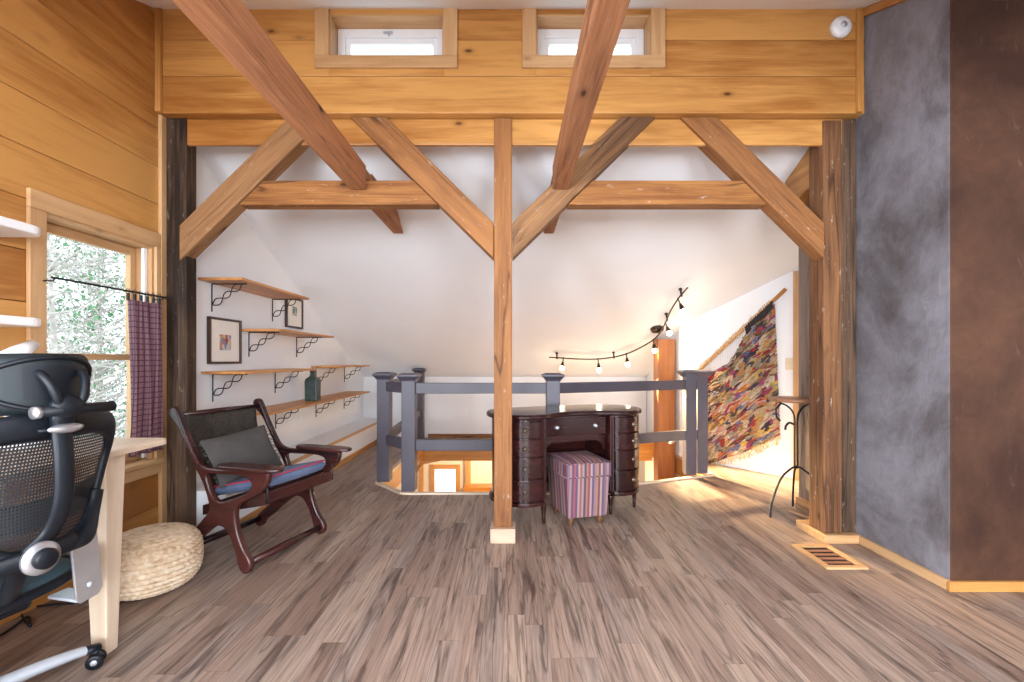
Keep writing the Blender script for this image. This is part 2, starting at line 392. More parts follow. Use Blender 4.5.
        if solid:
            md = o.modifiers.new('Solidify', 'SOLIDIFY'); md.thickness = solid; md.offset = 0
        if sub:
            md = o.modifiers.new('Subsurf', 'SUBSURF'); md.levels = sub; md.render_levels = sub
        if bevel:
            md = o.modifiers.new('Bevel', 'BEVEL'); md.width = bevel; md.segments = 2; md.limit_method = 'ANGLE'; md.angle_limit = .6
        return o

def tag(o, label=None, cat=None, group=None, kind=None):
    if label: o['label'] = label
    if cat: o['category'] = cat
    if group: o['group'] = group
    if kind: o['kind'] = kind
    return o
def empty(name, loc=(0, 0, 0), rz=0, label=None, cat=None, group=None):
    o = bpy.data.objects.new(name, None); C.objects.link(o); o.location = loc; o.rotation_euler.z = rz; o.empty_display_size = .05
    return tag(o, label, cat, group)
def struct(o, label=None): o['kind'] = 'structure'; return tag(o, label)
def copy_tree(o, parent=None):
    c = o.copy(); C.objects.link(c)
    if parent is not None: c.parent = parent
    for ch in [x for x in bpy.data.objects if x.parent == o]: copy_tree(ch, c)
    return c
def catmull(pts, n=8, closed=False):
    P = [Vector(p) for p in pts]; N = len(P); out = []
    rng = range(N) if closed else range(N - 1)
    for i in rng:
        p0 = P[i - 1] if (closed or i > 0) else P[0]; p1 = P[i]; p2 = P[(i + 1) % N]
        p3 = P[(i + 2) % N] if (closed or i + 2 < N) else P[N - 1]
        for k in range(n):
            t = k / n
            out.append(.5 * ((2 * p1) + (p2 - p0) * t + (2 * p0 - 5 * p1 + 4 * p2 - p3) * t * t + (3 * p1 - p0 - 3 * p2 + p3) * t ** 3))
    if not closed: out.append(P[-1])
    return out
def plate(name, loops, thick, bevel, mat, parent, place, gaxis=0):
    """rounded plate from closed 2D outlines (first outer, others holes), mapped to 3D by place(u, w, h)"""
    cu = bpy.data.curves.new(name, 'CURVE'); cu.dimensions = '2D'; cu.fill_mode = 'BOTH'
    cu.extrude = max(0, thick / 2 - bevel); cu.bevel_depth = bevel; cu.bevel_resolution = 2; cu.offset = -bevel
    for lp in loops:
        sp = cu.splines.new('POLY'); sp.points.add(len(lp) - 1); sp.use_cyclic_u = True
        for i, p in enumerate(lp): sp.points[i].co = (p[0], p[1], 0, 1)
    ob = bpy.data.objects.new(name, cu); C.objects.link(ob)
    dg = bpy.context.evaluated_depsgraph_get(); dg.update()
    me = bpy.data.meshes.new_from_object(ob.evaluated_get(dg)); bpy.data.objects.remove(ob); bpy.data.curves.remove(cu)
    off = random.uniform(0, 30)
    g = []
    for v in me.vertices:
        p = v.co.copy(); g.append((p[gaxis] + off, p[1 - gaxis] + off, p.z)); v.co = Vector(place(p.x, p.y, p.z))
    a = me.attributes.new('gr', 'FLOAT_VECTOR', 'POINT'); a.data.foreach_set('vector', [x for q in g for x in q])
    me.name = name; me.materials.clear(); me.materials.append(mat)
    bm = bmesh.new(); bm.from_mesh(me); bmesh.ops.remove_doubles(bm, verts=bm.verts, dist=1e-5); bmesh.ops.recalc_face_normals(bm, faces=bm.faces)
    bm.to_mesh(me); bm.free()
    for p in me.polygons: p.use_smooth = len(p.vertices) == 4 and p.area < .0004
    o = bpy.data.objects.new(name, me); C.objects.link(o)
    if parent is not None: o.parent = parent
    return o

# ------------------------------------------------------------------ camera
F = 455.0; CZ = 1.2
cam = bpy.data.cameras.new('camera'); co = bpy.data.objects.new('camera', cam); C.objects.link(co)
co.location = (0, 0, CZ); co.rotation_euler = (PI / 2, 0, 0); cam.sensor_width = 36; cam.lens = F / 1024 * 36; cam.shift_y = 19 / 1024; cam.clip_start = .05
bpy.context.scene.camera = co
def at(px, py, Y): return Vector(((px - 512) * Y / F, Y, CZ - (py - 360) * Y / F))
def roofz(y): return 2.46 - .475 * (y - 3.85)

# ------------------------------------------------------------------ setting: floor, walls, ceilings
f = MB()
def fpoly(pts): f.add([(x, y, 0) for x, y in pts], [tuple(range(len(pts)))])
fpoly([(-2.45, -3), (4.6, -3), (4.6, 4.08), (-2.45, 4.08)])
fpoly([(-2.45, 4.08), (-1.3, 4.08), (-1.3, 7.05), (-2.45, 7.05)])
fpoly([(-1.3, 4.08), (-.98, 4.08), (-1.3, 4.42)])
fpoly([(.42, 4.08), (2.08, 4.08), (2.08, 4.73)])
fpoly([(2.08, 4.08), (3.1, 4.08), (3.1, 5.7), (2.08, 5.7)])
fpoly([(-1.3, 6.7), (2.08, 6.7), (2.08, 7.05), (-1.3, 7.05)])
struct(f.build('floor', M['floor']), 'grey brown plank laminate floor with a stair opening')

# nosing and lining of the stair opening
ring = [(-.98, 4.08), (.42, 4.08), (2.08, 4.73), (2.08, 6.7), (-1.3, 6.7), (-1.3, 4.42)]
t = MB(); n = len(ring)
for i in range(n):
    a, b = Vector(ring[i]), Vector(ring[(i + 1) % n]); d = (b - a).normalized(); nn = Vector((d.y, -d.x))   # outward
    p = [a - nn * .012, b - nn * .012, b + nn * .028, a + nn * .028]
    t.prism([(q.x, q.y) for q in p], -.02, .016, 'xy', axis=Vector((d.x, d.y, 0)))
struct(t.build('trim_1', M['birch']), 'pale wooden nosing around the stair opening')
t = MB()
for i in range(n):
    a, b = Vector(ring[i]), Vector(ring[(i + 1) % n]); d = (b - a).normalized(); nn = Vector((d.y, -d.x))
    p = [a, b, b + nn * .025, a + nn * .025]
    t.prism([(q.x, q.y) for q in p], -.235, -.021, 'xy', axis=Vector((d.x, d.y, 0)))
struct(t.build('trim_2', M['pine']), 'pine fascia boards lining the stair opening')

# left pine wall: planks around the window opening
WY0, WY1, WZ0, WZ1 = 2.195, 2.92, .56, 1.93
w = MB(); z = .005; zs = [0.0]
while zs[-1] < 3.6: zs.append(round(.005 + .245 * len(zs), 3))
for a, b in zip(zs[:-1], zs[1:]):
    spans = [(-3, 3.0)]
    if a < WZ1 and b > WZ0: spans = [(-3, -1.6), (-.4, WY0), (WY1, 3.0)]  # the rear gap is an unseen opening added for the side fill light
    for y0, y1 in spans: w.box(-2.45, -2.30, y0, y1, a + .0015, b - .0015, 1)
    if a < WZ0 < b: w.box(-2.45, -2.30, WY0, WY1, a, WZ0, 1); w.box(-2.45, -2.30, -1.6, -.4, a, WZ0, 1)
    if a < WZ1 < b: w.box(-2.45, -2.30, WY0, WY1, WZ1, b, 1); w.box(-2.45, -2.30, -1.6, -.4, WZ1, b, 1)
o = struct(w.build('wall_left', M['pine'], bevel=.003), 'wide honey pine plank wall on the left')
b = MB(); b.box(-2.47, -2.4515, -3, -1.6, 0, 3.7).box(-2.47, -2.4515, -.4, WY0, 0, 3.7).box(-2.47, -2.4515, -1.6, -.4, 0, WZ0).box(-2.47, -2.4515, -1.6, -.4, WZ1, 3.7).box(-2.47, -2.4515, WY1, 3.0, 0, 3.7).box(-2.47, -2.4515, WY0, WY1, 0, WZ0).box(-2.47, -2.4515, WY0, WY1, WZ1, 3.7)
struct(b.build('wall_left_sheathing', M['white']))

# clerestory wall of pine boards with two openings
UW = [(-1.185, -.44), (.155, .90)]; UZ0, UZ1 = 3.16, 3.44
w = MB(); rows = [2.80, 3.04, 3.275, 3.62]
for r, (a, b) in enumerate(zip(rows[:-1], rows[1:])):
    xs = [-2.30] + [q for p in UW for q in p] + [2.32]
    for i in range(0, len(xs), 2): 
        if r == 0: continue
        w.box(xs[i], xs[i + 1], 2.95, 3.11, a + .0015, b - .0015, 0)
w.box(-2.30, 2.32, 2.95, 3.11, 2.8, 3.0385, 0)
for x0, x1 in UW: w.box(x0, x1, 2.95, 3.11, 3.0415, UZ0, 0); w.box(x0, x1, 2.95, 3.11, UZ1, 3.6185, 0)
struct(w.build('wall_front', M['pine'], bevel=.003), 'high pine board wall with two small windows')
t = MB(); t.box(-2.299, -2.262, 2.925, 2.949, 2.80, 3.5, 2); struct(t.build('trim_3', M['pine'], bevel=.003))
t = MB(); t.box(2.225, 2.262, 2.925, 2.949, 2.80, 3.5, 2); struct(t.build('trim_4', M['pine'], bevel=.003))
t = MB(); t.box(-2.299, -2.275, 2.955, 2.999, 0, 2.795, 2); struct(t.build('trim_5', M['casing'], bevel=.003))

# ceilings
def slab(name, prof, x0, x1, mat, label=None):
    m = MB(); m.prism(prof, x0, x1, 'yz'); return struct(m.build(name, mat), label)
slab('ceiling', [(2.95, 3.475), (.72, 2.47), (-3, 2.47), (-3, 2.6), (.7, 2.6), (2.95, 3.62)], -2.45, 4.6, M['ceil'], 'white ceiling sloping up to the clerestory wall')
slab('ceiling_loft', [(3.115, roofz(3.115)), (7.1, roofz(7.1)), (7.1, roofz(7.1) + .12), (3.115, roofz(3.115) + .12)], -2.45, 3.1, M['white'], 'white sloped loft ceiling behind the timber frame')

# loft walls
m = MB(); m.prism([(3.0, 0), (7.1, 0), (7.1, roofz(7.1) + .05), (3.112, roofz(3.112) + .05), (3.11, 3.6), (3.0, 3.6)], -2.45, -2.30, 'yz'); struct(m.build('wall_left_loft', M['white']), 'white loft wall on the left holding the shelves')
m = MB(); m.box(-2.3, 2.08, 7.05, 7.15, 0, 1.0); struct(m.build('wall_back', M['white']), 'low white knee wall at the back of the loft')
m = MB(); m.box(-1.3, 2.08, 7.03, 7.049, 0, .055, 0); struct(m.build('baseboard_back', M['beam']))
W1, W2 = Vector((2.87, 4.57)), Vector((2.07, 5.62)); WD = (W2 - W1).normalized(); WN = Vector((-WD.y, WD.x))
if WN.dot(Vector((-1, -1))) < 0: WN = -WN                                        # faces the room
def onwall(px, py, off=0):
    k = (px - 512) / F; base = W1 + WN * off
    s = (k * base.y - base.x) / (WD.x - k * WD.y)
    Y = base.y + s * WD.y; return s, CZ - (py - 360) * Y / F
def wallp(s, z, off=0):
    p = W1 + WD * s + WN * off; return Vector((p.x, p.y, z))
m = MB(); L = (W2 - W1).length
pts = [wallp(-.05, 0), wallp(L, 0), wallp(L, roofz(W2.y) + .05), wallp(-.05, roofz(W1.y) + .08)]
back = [p - Vector((WN.x, WN.y, 0)) * .1 for p in pts]
m.add(pts + back, [(0, 1, 2, 3), (7, 6, 5, 4), (0, 4, 5, 1), (1, 5, 6, 2), (2, 6, 7, 3), (3, 7, 4, 0)]); struct(m.build('wall_right_loft', M['white']), 'white wall behind the rag weaving')
m = MB(); m.box(2.09, 2.19, 5.62, 7.15, -2.6, 1.8); struct(m.build('wall_right_stair', M['white']))
m = MB(); m.box(2.98, 3.08, 3.84, 4.55, 0, 2.6); m.box(2.602, 3.08, 3.74, 3.84, 0, 2.7); struct(m.build('wall_right_alcove', M['white']))
t = MB(); d = Vector((WN.x, WN.y, 0)) * .02
q = [wallp(.035, 0, .022), wallp(-.045, 0, .022), wallp(-.045, 0, .001), wallp(.035, 0, .001)]
t.prism([(p.x, p.y) for p in q], 0, roofz(4.62), 'xy', 2); struct(t.build('trim_6', M['casing']), 'yellow pine upright trim beside the weaving')

m = MB()
for a, b in ((-2.45, -1.9), (-.5, .7), (2.1, 4.7)): m.box(a, b, -3.1, -3.0, 0, 2.6)
for a, b in ((-1.9, -.5), (.7, 2.1)): m.box(a, b, -3.1, -3.0, 0, .7); m.box(a, b, -3.1, -3.0, 2.2, 2.6)  # unseen openings added for the fill lights from behind
struct(m.build('wall_back_room', M['white']))
m = MB(); m.box(4.6, 4.7, -3.0, 3.35, 0, 3.7); struct(m.build('wall_right_room', M['white']))
# chimney mass on the right with baseboards
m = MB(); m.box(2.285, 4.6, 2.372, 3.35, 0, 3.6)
o = m.build('wall_right', [M['slate'], M['warmlitplaster']]); 
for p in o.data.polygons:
    if p.normal.y < -.5: p.material_index = 1  # front face gets the copy with warm light in its colour
md = o.modifiers.new('Bevel', 'BEVEL'); md.width = .008; md.segments = 3; struct(o, 'plastered chimney wall, slate grey with warm light painted brown on its front')
t = MB(); t.box(2.262, 2.284, 2.372, 2.965, 0, .052, 1); struct(t.build('baseboard_right', M['casing'], bevel=.003))
t = MB(); t.box(2.262, 4.6, 2.35, 2.371, 0, .052, 0); struct(t.build('baseboard_right_front', M['pine'], bevel=.003))
t = MB(); t.prism([(2.285, 2.99), (2.265, 2.99), (2.265, 2.4), (2.285, 2.4)], 0, .01, 'xy')  # hidden shim under board
t = MB()
c0, c1 = at(845, 11, 2.98), at(892, -2, 2.75)
zz = lambda y: 3.475 - (2.95 - y) * .4507
t.prism([(2.93, zz(2.93) - .055), (2.0, zz(2.0) - .055), (2.0, zz(2.0) - .004), (2.93, zz(2.93) - .004)], 2.255, 2.284, 'yz', axis=1)
struct(t.build('trim_7', M['pine'], bevel=.003), 'pine strip where ceiling meets the chimney')

# ------------------------------------------------------------------ windows
def window_side():
    r = empty('window_1', (-2.30, (WY0 + WY1) / 2, WZ0)); O = r.location
    struct(r, 'tall double hung pine window in the left wall')
    def B(m, name, mat, bev=.003):
        o = m.build(name, mat, bevel=bev); o.parent = r; o.location = -O; return o
    m = MB()
    m.box(-2.298, -2.277, WY0 - .045, WY0 + .034, WZ0 + .0065, WZ1 - .0045, 2); m.box(-2.298, -2.277, WY1 - .004, 2.998 - .045, WZ0 + .0065, WZ1 - .0045, 2)
    m.box(-2.298, -2.2765, WY0 - .045, 2.953, WZ1 - .004, WZ1 + .086, 1)
    m.box(-2.298, -2.277, WY0 - .045, 2.953, WZ0 - .09, WZ0 - .02, 1)
    B(m, 'window_casing', M['casing'])
    m = MB(); m.box(-2.34, -2.255, WY0 - .055, 2.953, WZ0 - .02, WZ0 + .006, 1); B(m, 'window_sill', M['casing'])
    m = MB()
    m.box(-2.46, -2.299, WY0, WY0 + .018, WZ0 + .006, WZ1, 2); m.box(-2.46, -2.299, WY1 - .018, WY1, WZ0 + .006, WZ1, 2)
    m.box(-2.46, -2.299, WY0 + .018, WY1 - .018, WZ1 - .018, WZ1, 1); m.box(-2.46, -2.341, WY0 + .018, WY1 - .018, WZ0 - .0, WZ0 + .012, 1)
    B(m, 'window_jamb', M['casing'])
    m = MB(); m.box(-2.345, -2.325, WY1 - .045, WY1 - .019, WZ0 + .02, WZ1 - .02, 2); B(m, 'window_track', M['vinyl'])
    y0, y1 = WY0 + .02, WY1 - .02
    def sash(x, z0, z1, nm, tb):
        m = MB()
        m.box(x - .017, x + .017, y0, y0 + .04, z0, z1, 2); m.box(x - .017, x + .017, y1 - .04, y1, z0, z1, 2)
        m.box(x - .017, x + .017, y0 + .04, y1 - .04, z1 - tb[1], z1, 1); m.box(x - .017, x + .017, y0 + .04, y1 - .04, z0, z0 + tb[0], 1)
        s = B(m, nm, M['casing'])
        g = MB(); g.box(x - .003, x + .003, y0 + .041, y1 - .041, z0 + tb[0] + .001, z1 - tb[1] - .001)
        gl = g.build('window_pane', M['glass']); gl.parent = s
    sash(-2.415, 1.20, WZ1 - .02, 'window_sash', (.035, .05)); sash(-2.375, WZ0 + .014, 1.235, 'window_sash', (.06, .035))
window_side()

def window_high(x0, x1, k):
    r = empty('window_%d' % (k + 2), ((x0 + x1) / 2, 2.95, UZ0)); O = r.location
    struct(r, ['small white awning window high on the left', 'small white awning window high on the right'][k])
    def B(m, name, mat, bev=.003):
        o = m.build(name, mat, bevel=bev); o.parent = r; o.location = -O; return o
    m = MB(); cw = .088
    m.box(x0 - cw, x0 + .003, 2.928, 2.949, UZ0 + .0045, UZ1 + .03, 2); m.box(x1 - .003, x1 + cw, 2.928, 2.949, UZ0 + .0045, UZ1 + .03, 2)
    m.box(x0 - cw, x1 + cw, 2.927, 2.949, UZ0 - .075, UZ0 + .004, 0)
    B(m, 'window_casing', M['casing'])
    m = MB(); m.box(x0, x0 + .012, 2.949, 3.20, UZ0, UZ1, 2); m.box(x1 - .012, x1, 2.949, 3.20, UZ0, UZ1, 2)
    m.box(x0 + .012, x1 - .012, 2.949, 3.20, UZ1 - .012, UZ1, 0); m.box(x0 + .012, x1 - .012, 2.949, 3.20, UZ0, UZ0 + .012, 0); B(m, 'window_jamb', M['casing'])
    a, b, z0, z1 = x0 + .013, x1 - .013, UZ0 + .013, UZ1 - .013; m = MB()
    fw = .05
    m.box(a, a + fw, 3.06, 3.12, z0, z1); m.box(b - fw, b, 3.06, 3.12, z0, z1); m.box(a + fw, b - fw, 3.06, 3.12, z1 - .055, z1); m.box(a + fw, b - fw, 3.06, 3.12, z0, z0 + .04)
    fr = B(m, 'window_frame', M['vinyl'])
    a += fw; b -= fw; z0 += .04; z1 -= .055; m = MB()
    m.box(a, a + .03, 3.075, 3.11, z0, z1); m.box(b - .03, b, 3.075, 3.11, z0, z1); m.box(a + .03, b - .03, 3.075, 3.11, z1 - .035, z1); m.box(a + .03, b - .03, 3.075, 3.11, z0, z0 + .03)
    s = B(m, 'window_sash', M['vinyl'])
    g = MB(); g.box(a + .031, b - .031, 3.09, 3.095, z0 + .031, z1 - .036); gl = g.build('window_pane', M['glass']); gl.parent = s
    m = MB(); xm = (x0 + x1) / 2 - .02; m.box(xm - .03, xm + .03, 3.045, 3.059, z1 + .018, z1 + .03); m.tube([(xm, 3.05, z1 + .02), (xm + .01, 3.04, z1 - .005)], .006)
    B(m, 'window_latch', M['greyplastic'], .001)
for k, (x0, x1) in enumerate(UW): window_high(x0, x1, k)

# ------------------------------------------------------------------ timber frame (each timber its own thing)
def timber(name, mb, mat, label, origin, group='timbers of the post and beam frame', bev=.008, cat='timber'):
    return tag(mb.build(name, mat, bevel=bev, origin=origin), label, cat, group)
m = MB(); m.box(-2.295, -2.15, 3.001, 3.105, .0, 2.797, 2); timber('timber_post', m, M['dark_timber'], 'dark weathered post in the corner by the pine wall and window', (-2.22, 3.05, 0), cat='post')
PX0, PX1 = -.119, .0
r = empty('timber_post', (-.06, 3.06, 0), 0, 'slim free-standing wooden post in the middle of the room, on a pale block', 'post', 'timbers of the post and beam frame')
m = MB(); m.box(PX0, PX1, 3.0, 3.108, .094, 2.797, 2); m.build('post_shaft', M['beam'], r, (-.06, 3.06, 0), .006).location = (0, 0, 0)
m = MB(); m.box(-.142, .022, 2.972, 3.13, 0, .094, 0); m.build('post_base', M['block'], r, (-.06, 3.06, 0), .004).location = (0, 0, 0)
r = empty('timber_post', (2.12, 3.08, 0), 0, 'thick brown post at the end of the right brace, beside the round table', 'post', 'timbers of the post and beam frame')
m = MB(); m.box(2.054, 2.176, 3.0, 3.15, .056, 2.784, 2); m.build('post_shaft', M['post_brown'], r, (2.12, 3.08, 0), .008).location = (0, 0, 0)
m = MB(); m.box(2.04, 2.28, 2.968, 3.27, 0, .055, 0); m.build('post_base', M['casing'], r, (2.12, 3.08, 0), .004).location = (0, 0, 0)
m = MB(); m.box(2.178, 2.282, 3.012, 3.111, .057, 2.797, 2); timber('timber_post', m, M['dark_timber'], 'dark rough post squeezed between the brown post and the slate plaster wall', (2.23, 3.1, .057), cat='post')
m = MB(); m.box(2.415, 2.60, 3.42, 3.84, 0, 2.45, 2); timber('timber_post', m, M['grey_timber'], 'grey weathered post behind the round table', (2.5, 3.6, 0), cat='post')
t = MB(); t.box(2.392, 2.414, 3.40, 3.84, 0, .05, 1); struct(t.build('baseboard_right_loft', M['casing'], bevel=.003))
m = MB(); m.box(-2.2, 2.28, 3.013, 3.043, 2.624, 2.797, 0); timber('tie_beam', m, M['pine'], 'long honey pine beam running just below the high board wall', (0, 3.03, 2.624), cat='beam')

TOPZ = 2.797; BW = .232          # vertical thickness of a 45 degree brace
BY0, BY1 = 2.985, 3.10
def brace(xa, za, sgn, mat, label, slope=.985, zl=None):
    """front outline: vertical cut at xa from za-BW to za, rising away from the post in direction sgn"""
    pts = [(xa, za - BW), (xa + sgn * (TOPZ - za + BW) / slope, TOPZ), (xa + sgn * (TOPZ - za) / slope, TOPZ), (xa, za)]
    m = MB(); m.prism(pts, BY0, BY1, 'xz', axis=Vector((sgn, 0, slope))); timber('knee_brace', m, mat, label, (xa, BY0, za - BW), cat='brace')
    return lambda z, low=True: xa + sgn * (z - za + (BW if low else 0)) / slope
b1 = brace(-2.185, 2.084, 1, M['brace'], 'pale diagonal brace rising right from the dark corner post')
b2 = brace(PX0 - .002, 2.10, -1, M['beam'], 'diagonal brace rising left from the free-standing middle post')
b3 = brace(PX1 + .002, 2.10, 1, M['brace'], 'diagonal brace rising right from the free-standing middle post')
b4 = brace(2.052, 2.10, -1, M['beam'], 'diagonal brace rising left from the thick brown post')
def collar(ba, bb, label):
    z0, z1 = 2.225, 2.385
    m = MB(); e = .003
    m.prism([(ba(z0) + e, z0), (bb(z0) - e, z0), (bb(z1) - e, z1), (ba(z1) + e, z1)], 2.998, 3.108, 'xz', axis=0); timber('collar_beam', m, M['collar'], label, (0, 3.05, z0), cat='beam')
collar(b1, b2, 'horizontal beam between the two braces of the left bay'); collar(b3, b4, 'horizontal beam between the two braces of the right bay')
for x0, x1, lab in ((-1.06, -.955, 'long overhead beam reaching back from the ceiling over the left bay'), (.265, .37, 'long overhead beam reaching back from the ceiling over the right bay')):
    m = MB(); m.prism([(.74, 2.315), (2.982, 2.315), (2.982, 2.475), (.74, 2.475)], x0, x1, 'yz', axis=1)
    # the far length beyond the collar
    m.prism([(3.112, 2.315), (4.02, 2.315), (3.74, 2.475), (3.112, 2.475)], x0 + .012, x1 + .0, 'yz', axis=1)
    # tenon passing above the collar
    m.box(x0 + .014, x1 - .012, 2.982, 3.112, 2.39, 2.47, 1)
    timber('ceiling_joist', m, M['joist'], lab, ((x0 + x1) / 2, 2.98, 2.315), cat='beam')
m = MB(); m.prism([(3.264, 2.44), (3.36, 2.425), (3.56, 2.33), (3.56, roofz(3.56) - .003), (3.264, roofz(3.264) - .003)], 2.135, 2.25, 'yz', axis=1); timber('rafter_block', m, M['pine'], 'short orange timber under the sloped ceiling behind the brown post', (2.2, 3.3, 2.4), cat='timber')
m = MB(); m.box(1.845, 2.06, 5.745, 5.94, -2.6, roofz(5.94) - .003, 2)
timber('timber_post', m, M['red_timber'], 'reddish square post beyond the railing, under the strip of spotlights', (1.95, 5.84, -2.6), cat='post')

# smoke detector on the clerestory wall
r = empty('smoke_detector', (2.12, 2.949, 3.345), 0, 'round white smoke detector on the high pine wall', 'smoke detector')
RX = Matrix.Rotation(PI / 2, 3, 'X')
m = MB(); m.lathe([(.066, 0), (.066, .02), (.06, .035), (.035, .042), (.0001, .043)], seg=28, rot=RX); m.build('detector_body', M['vinyl'], r)
m = MB(); m.lathe([(.02, .0425), (.02, .047), (.0001, .048)], seg=16, rot=RX); m.build('test_button', M['greyplastic'], r)

# floor register
r = empty('floor_register', (1.92, 2.77, 0), 0, 'wood framed floor vent set before the chimney wall', 'floor vent')
m = MB(); x0, x1, y0, y1, k, h = -.12, .12, -.17, .17, .036, .014
m.box(x0, x1, y0, y0 + k, .0005, h, 0); m.box(x0, x1, y1 - k, y1, .0005, h, 0); m.box(x0, x0 + k, y0 + k, y1 - k, .0005, h, 1); m.box(x1 - k, x1, y0 + k, y1 - k, .0005, h, 1)
m.build('vent_frame', M['casing'], r, bevel=.003)
m = MB(); m.box(x0 + k, x1 - k, y0 + k, y1 - k, .0005, .0015); m.build('vent_shade_sheet', M['ductshade'], r)  # thin dark sheet painted for the shade down in the recess
for i in range(4): 
    m = MB(); yy = y0 + k + .05 + i * .055; m.box(x0 + k, x1 - k, yy - .009, yy + .009, .002, .008, 0); m.build('vent_slat', M['redmetal'], r)

# ------------------------------------------------------------------ ledge along the left loft wall
m = MB(); m.box(-2.298, -1.955, 3.11, 7.045, 0, .295); lo = struct(m.build('ledge', M['white']), 'low white boxed ledge along the left loft wall')
m = MB(); m.box(-2.298, -1.94, 3.11, 7.045, .2955, .305, 1); o = m.build('ledge_top', M['white'], lo)
m = MB(); m.box(-1.954, -1.93, 3.11, 7.045, .278, .308, 1); m.build('ledge_edge', M['casing'], lo, bevel=.003)
m = MB(); m.box(-1.954, -1.935, 3.11, 7.045, 0, .06, 1); struct(m.build('baseboard_left_loft', M['pine'], bevel=.003))

# ------------------------------------------------------------------ shelves with wrought iron brackets
def bracket_mesh():
    m = MB()                                        # at wall x=0, top z=0, reaching +x
    m.tube([(.004, 0, -.215), (.004, 0, -.004)], (.0045), 6); m.tube([(.004, 0, -.004), (.27, 0, -.004)], .0045, 6)
    for s in (1, -1):
        p = []
        for i in range(25):
            t = i / 24; x = .012 + t * .215; z = -.165 + t * .158; w = s * .024 * math.sin(t * 3 * PI)
            p.append((x + w * .6, s * .004, z - w * .8))
        m.tube(p, .0042, 6)
    return m
BR = None
def shelf(z, y0, y1, ys, label):
    global BR
    r = empty('wall_shelf', (-2.299, (y0 + y1) / 2, z), 0, label, 'shelf', 'oak shelves on the white loft wall')
    m = MB(); m.box(0, .325, y0 - (y0 + y1) / 2, y1 - (y0 + y1) / 2, 0, .02, 1); m.build('shelf_board', M['shelf'], r, bevel=.002)
    for y in ys:
        if BR is None: b = bracket_mesh().build('shelf_bracket', M['iron'], r); BR = b
        else: b = BR.copy(); C.objects.link(b); b.parent = r
        b.location = (0, y - (y0 + y1) / 2, 0)
        b['label'] = 'black twisted iron bracket'
shelf(1.785, 3.33, 4.43, (3.48, 4.36), 'topmost oak shelf, above the framed pictures')
shelf(1.445, 3.85, 5.05, (3.97, 4.85), 'second highest oak shelf, right of the large framed picture')
shelf(1.095, 3.36, 4.60, (3.49, 4.41), 'oak shelf below the large framed picture, nearest the dark post')
shelf(1.112, 5.20, 6.32, (5.33, 6.23), 'short oak shelf far back, above the end of the lowest one')
shelf(.748, 3.72, 6.32, (4.42, 5.33, 6.22), 'long lowest oak shelf carrying the dark bottle')
# bottle vase
r = empty('bottle_vase', (-2.11, 4.82, .7685), .0, 'dark green square bottle standing on the lowest shelf', 'vase')
m = MB()
def sq(w, z): return [(w, w, z), (-w, w, z), (-w, -w, z), (w, -w, z)]
lv = [sq(.055, 0), sq(.06, .01), sq(.062, .21), sq(.055, .235), sq(.026, .26), sq(.02, .29), sq(.0245, .30), sq(.0245, .32)]
m.add([p for l in lv for p in l], [(i * 4 + k, i * 4 + (k + 1) % 4, i * 4 + 4 + (k + 1) % 4, i * 4 + 4 + k) for i in range(7) for k in range(4)] + [(3, 2, 1, 0), (28, 29, 30, 31)]); m.build('bottle_body', M['vase'], r, bevel=.006)
m = MB(); m.lathe([(.016, .3205), (.018, .335), (.012, .345), (.0001, .348)]); m.build('bottle_stopper', M['vase'], r)

def picture(y0, y1, z0, z1, art, label, fx):
    yc = (y0 + y1) / 2; r = empty('framed_picture', (-2.2985, yc, z0), 0, label, 'picture', 'framed pictures on the loft wall'); h = z1 - z0; a, b = y0 - yc, y1 - yc; k = .018
    m = MB(); m.box(0, .026, a, a + k, 0, h, 2); m.box(0, .026, b - k, b, 0, h, 2); m.box(0, .026, a + k, b - k, 0, k, 1); m.box(0, .026, a + k, b - k, h - k, h, 1); m.build('picture_frame', M['frame'], r, bevel=.002)
    m = MB(); m.box(.001, .012, a + k, b - k, k, h - k); p = m.build('mat_board', M['paper'], r)
    u0, u1, v0, v1 = fx; W, H = b - a, h
    m = MB(); m.box(.0121, .0135, a + W * u0, a + W * u1, H * v0, H * v1); m.build('painting', art, p)
picture(3.425, 3.83, 1.17, 1.53, M['art1'], 'larger framed picture with white mat, nearest the dark post', (.33, .68, .30, .64))
picture(4.60, 4.96, 1.535, 1.85, M['art2'], 'smaller framed picture farther back under the topmost shelf', (.36, .66, .42, .72))

def plate_cover(name, loc, rz, label, mat, sw):
    r = empty(name, loc, rz, label, 'wall outlet' if not sw else 'light switch')
    m = MB(); m.box(-.037, .037, -.006, 0, -.06, .06); m.build('cover_plate', mat, r, bevel=.002)
    m = MB()
    if sw: m.box(-.006, .006, -.016, -.0062, -.012, .014)
    else: m.box(-.017, .017, -.009, -.0062, .01, .038); m.box(-.017, .017, -.009, -.0062, -.038, -.01)
    m.build('toggle' if sw else 'sockets', mat, r)
plate_cover('wall_outlet', (-2.2985, 4.93, .62), PI / 2, 'white wall outlet under the lowest shelf', M['vinyl'], False)
plate_cover('wall_outlet', (-.72, 7.049, .40), 0, 'white wall outlet on the low wall past the railing', M['vinyl'], False)
p = wallp(.075, 1.16, .002); plate_cover('light_switch', p, math.atan2(WN.y, WN.x) + PI / 2, 'cream light switch between the weaving and the pine trim', M['switch'], True)

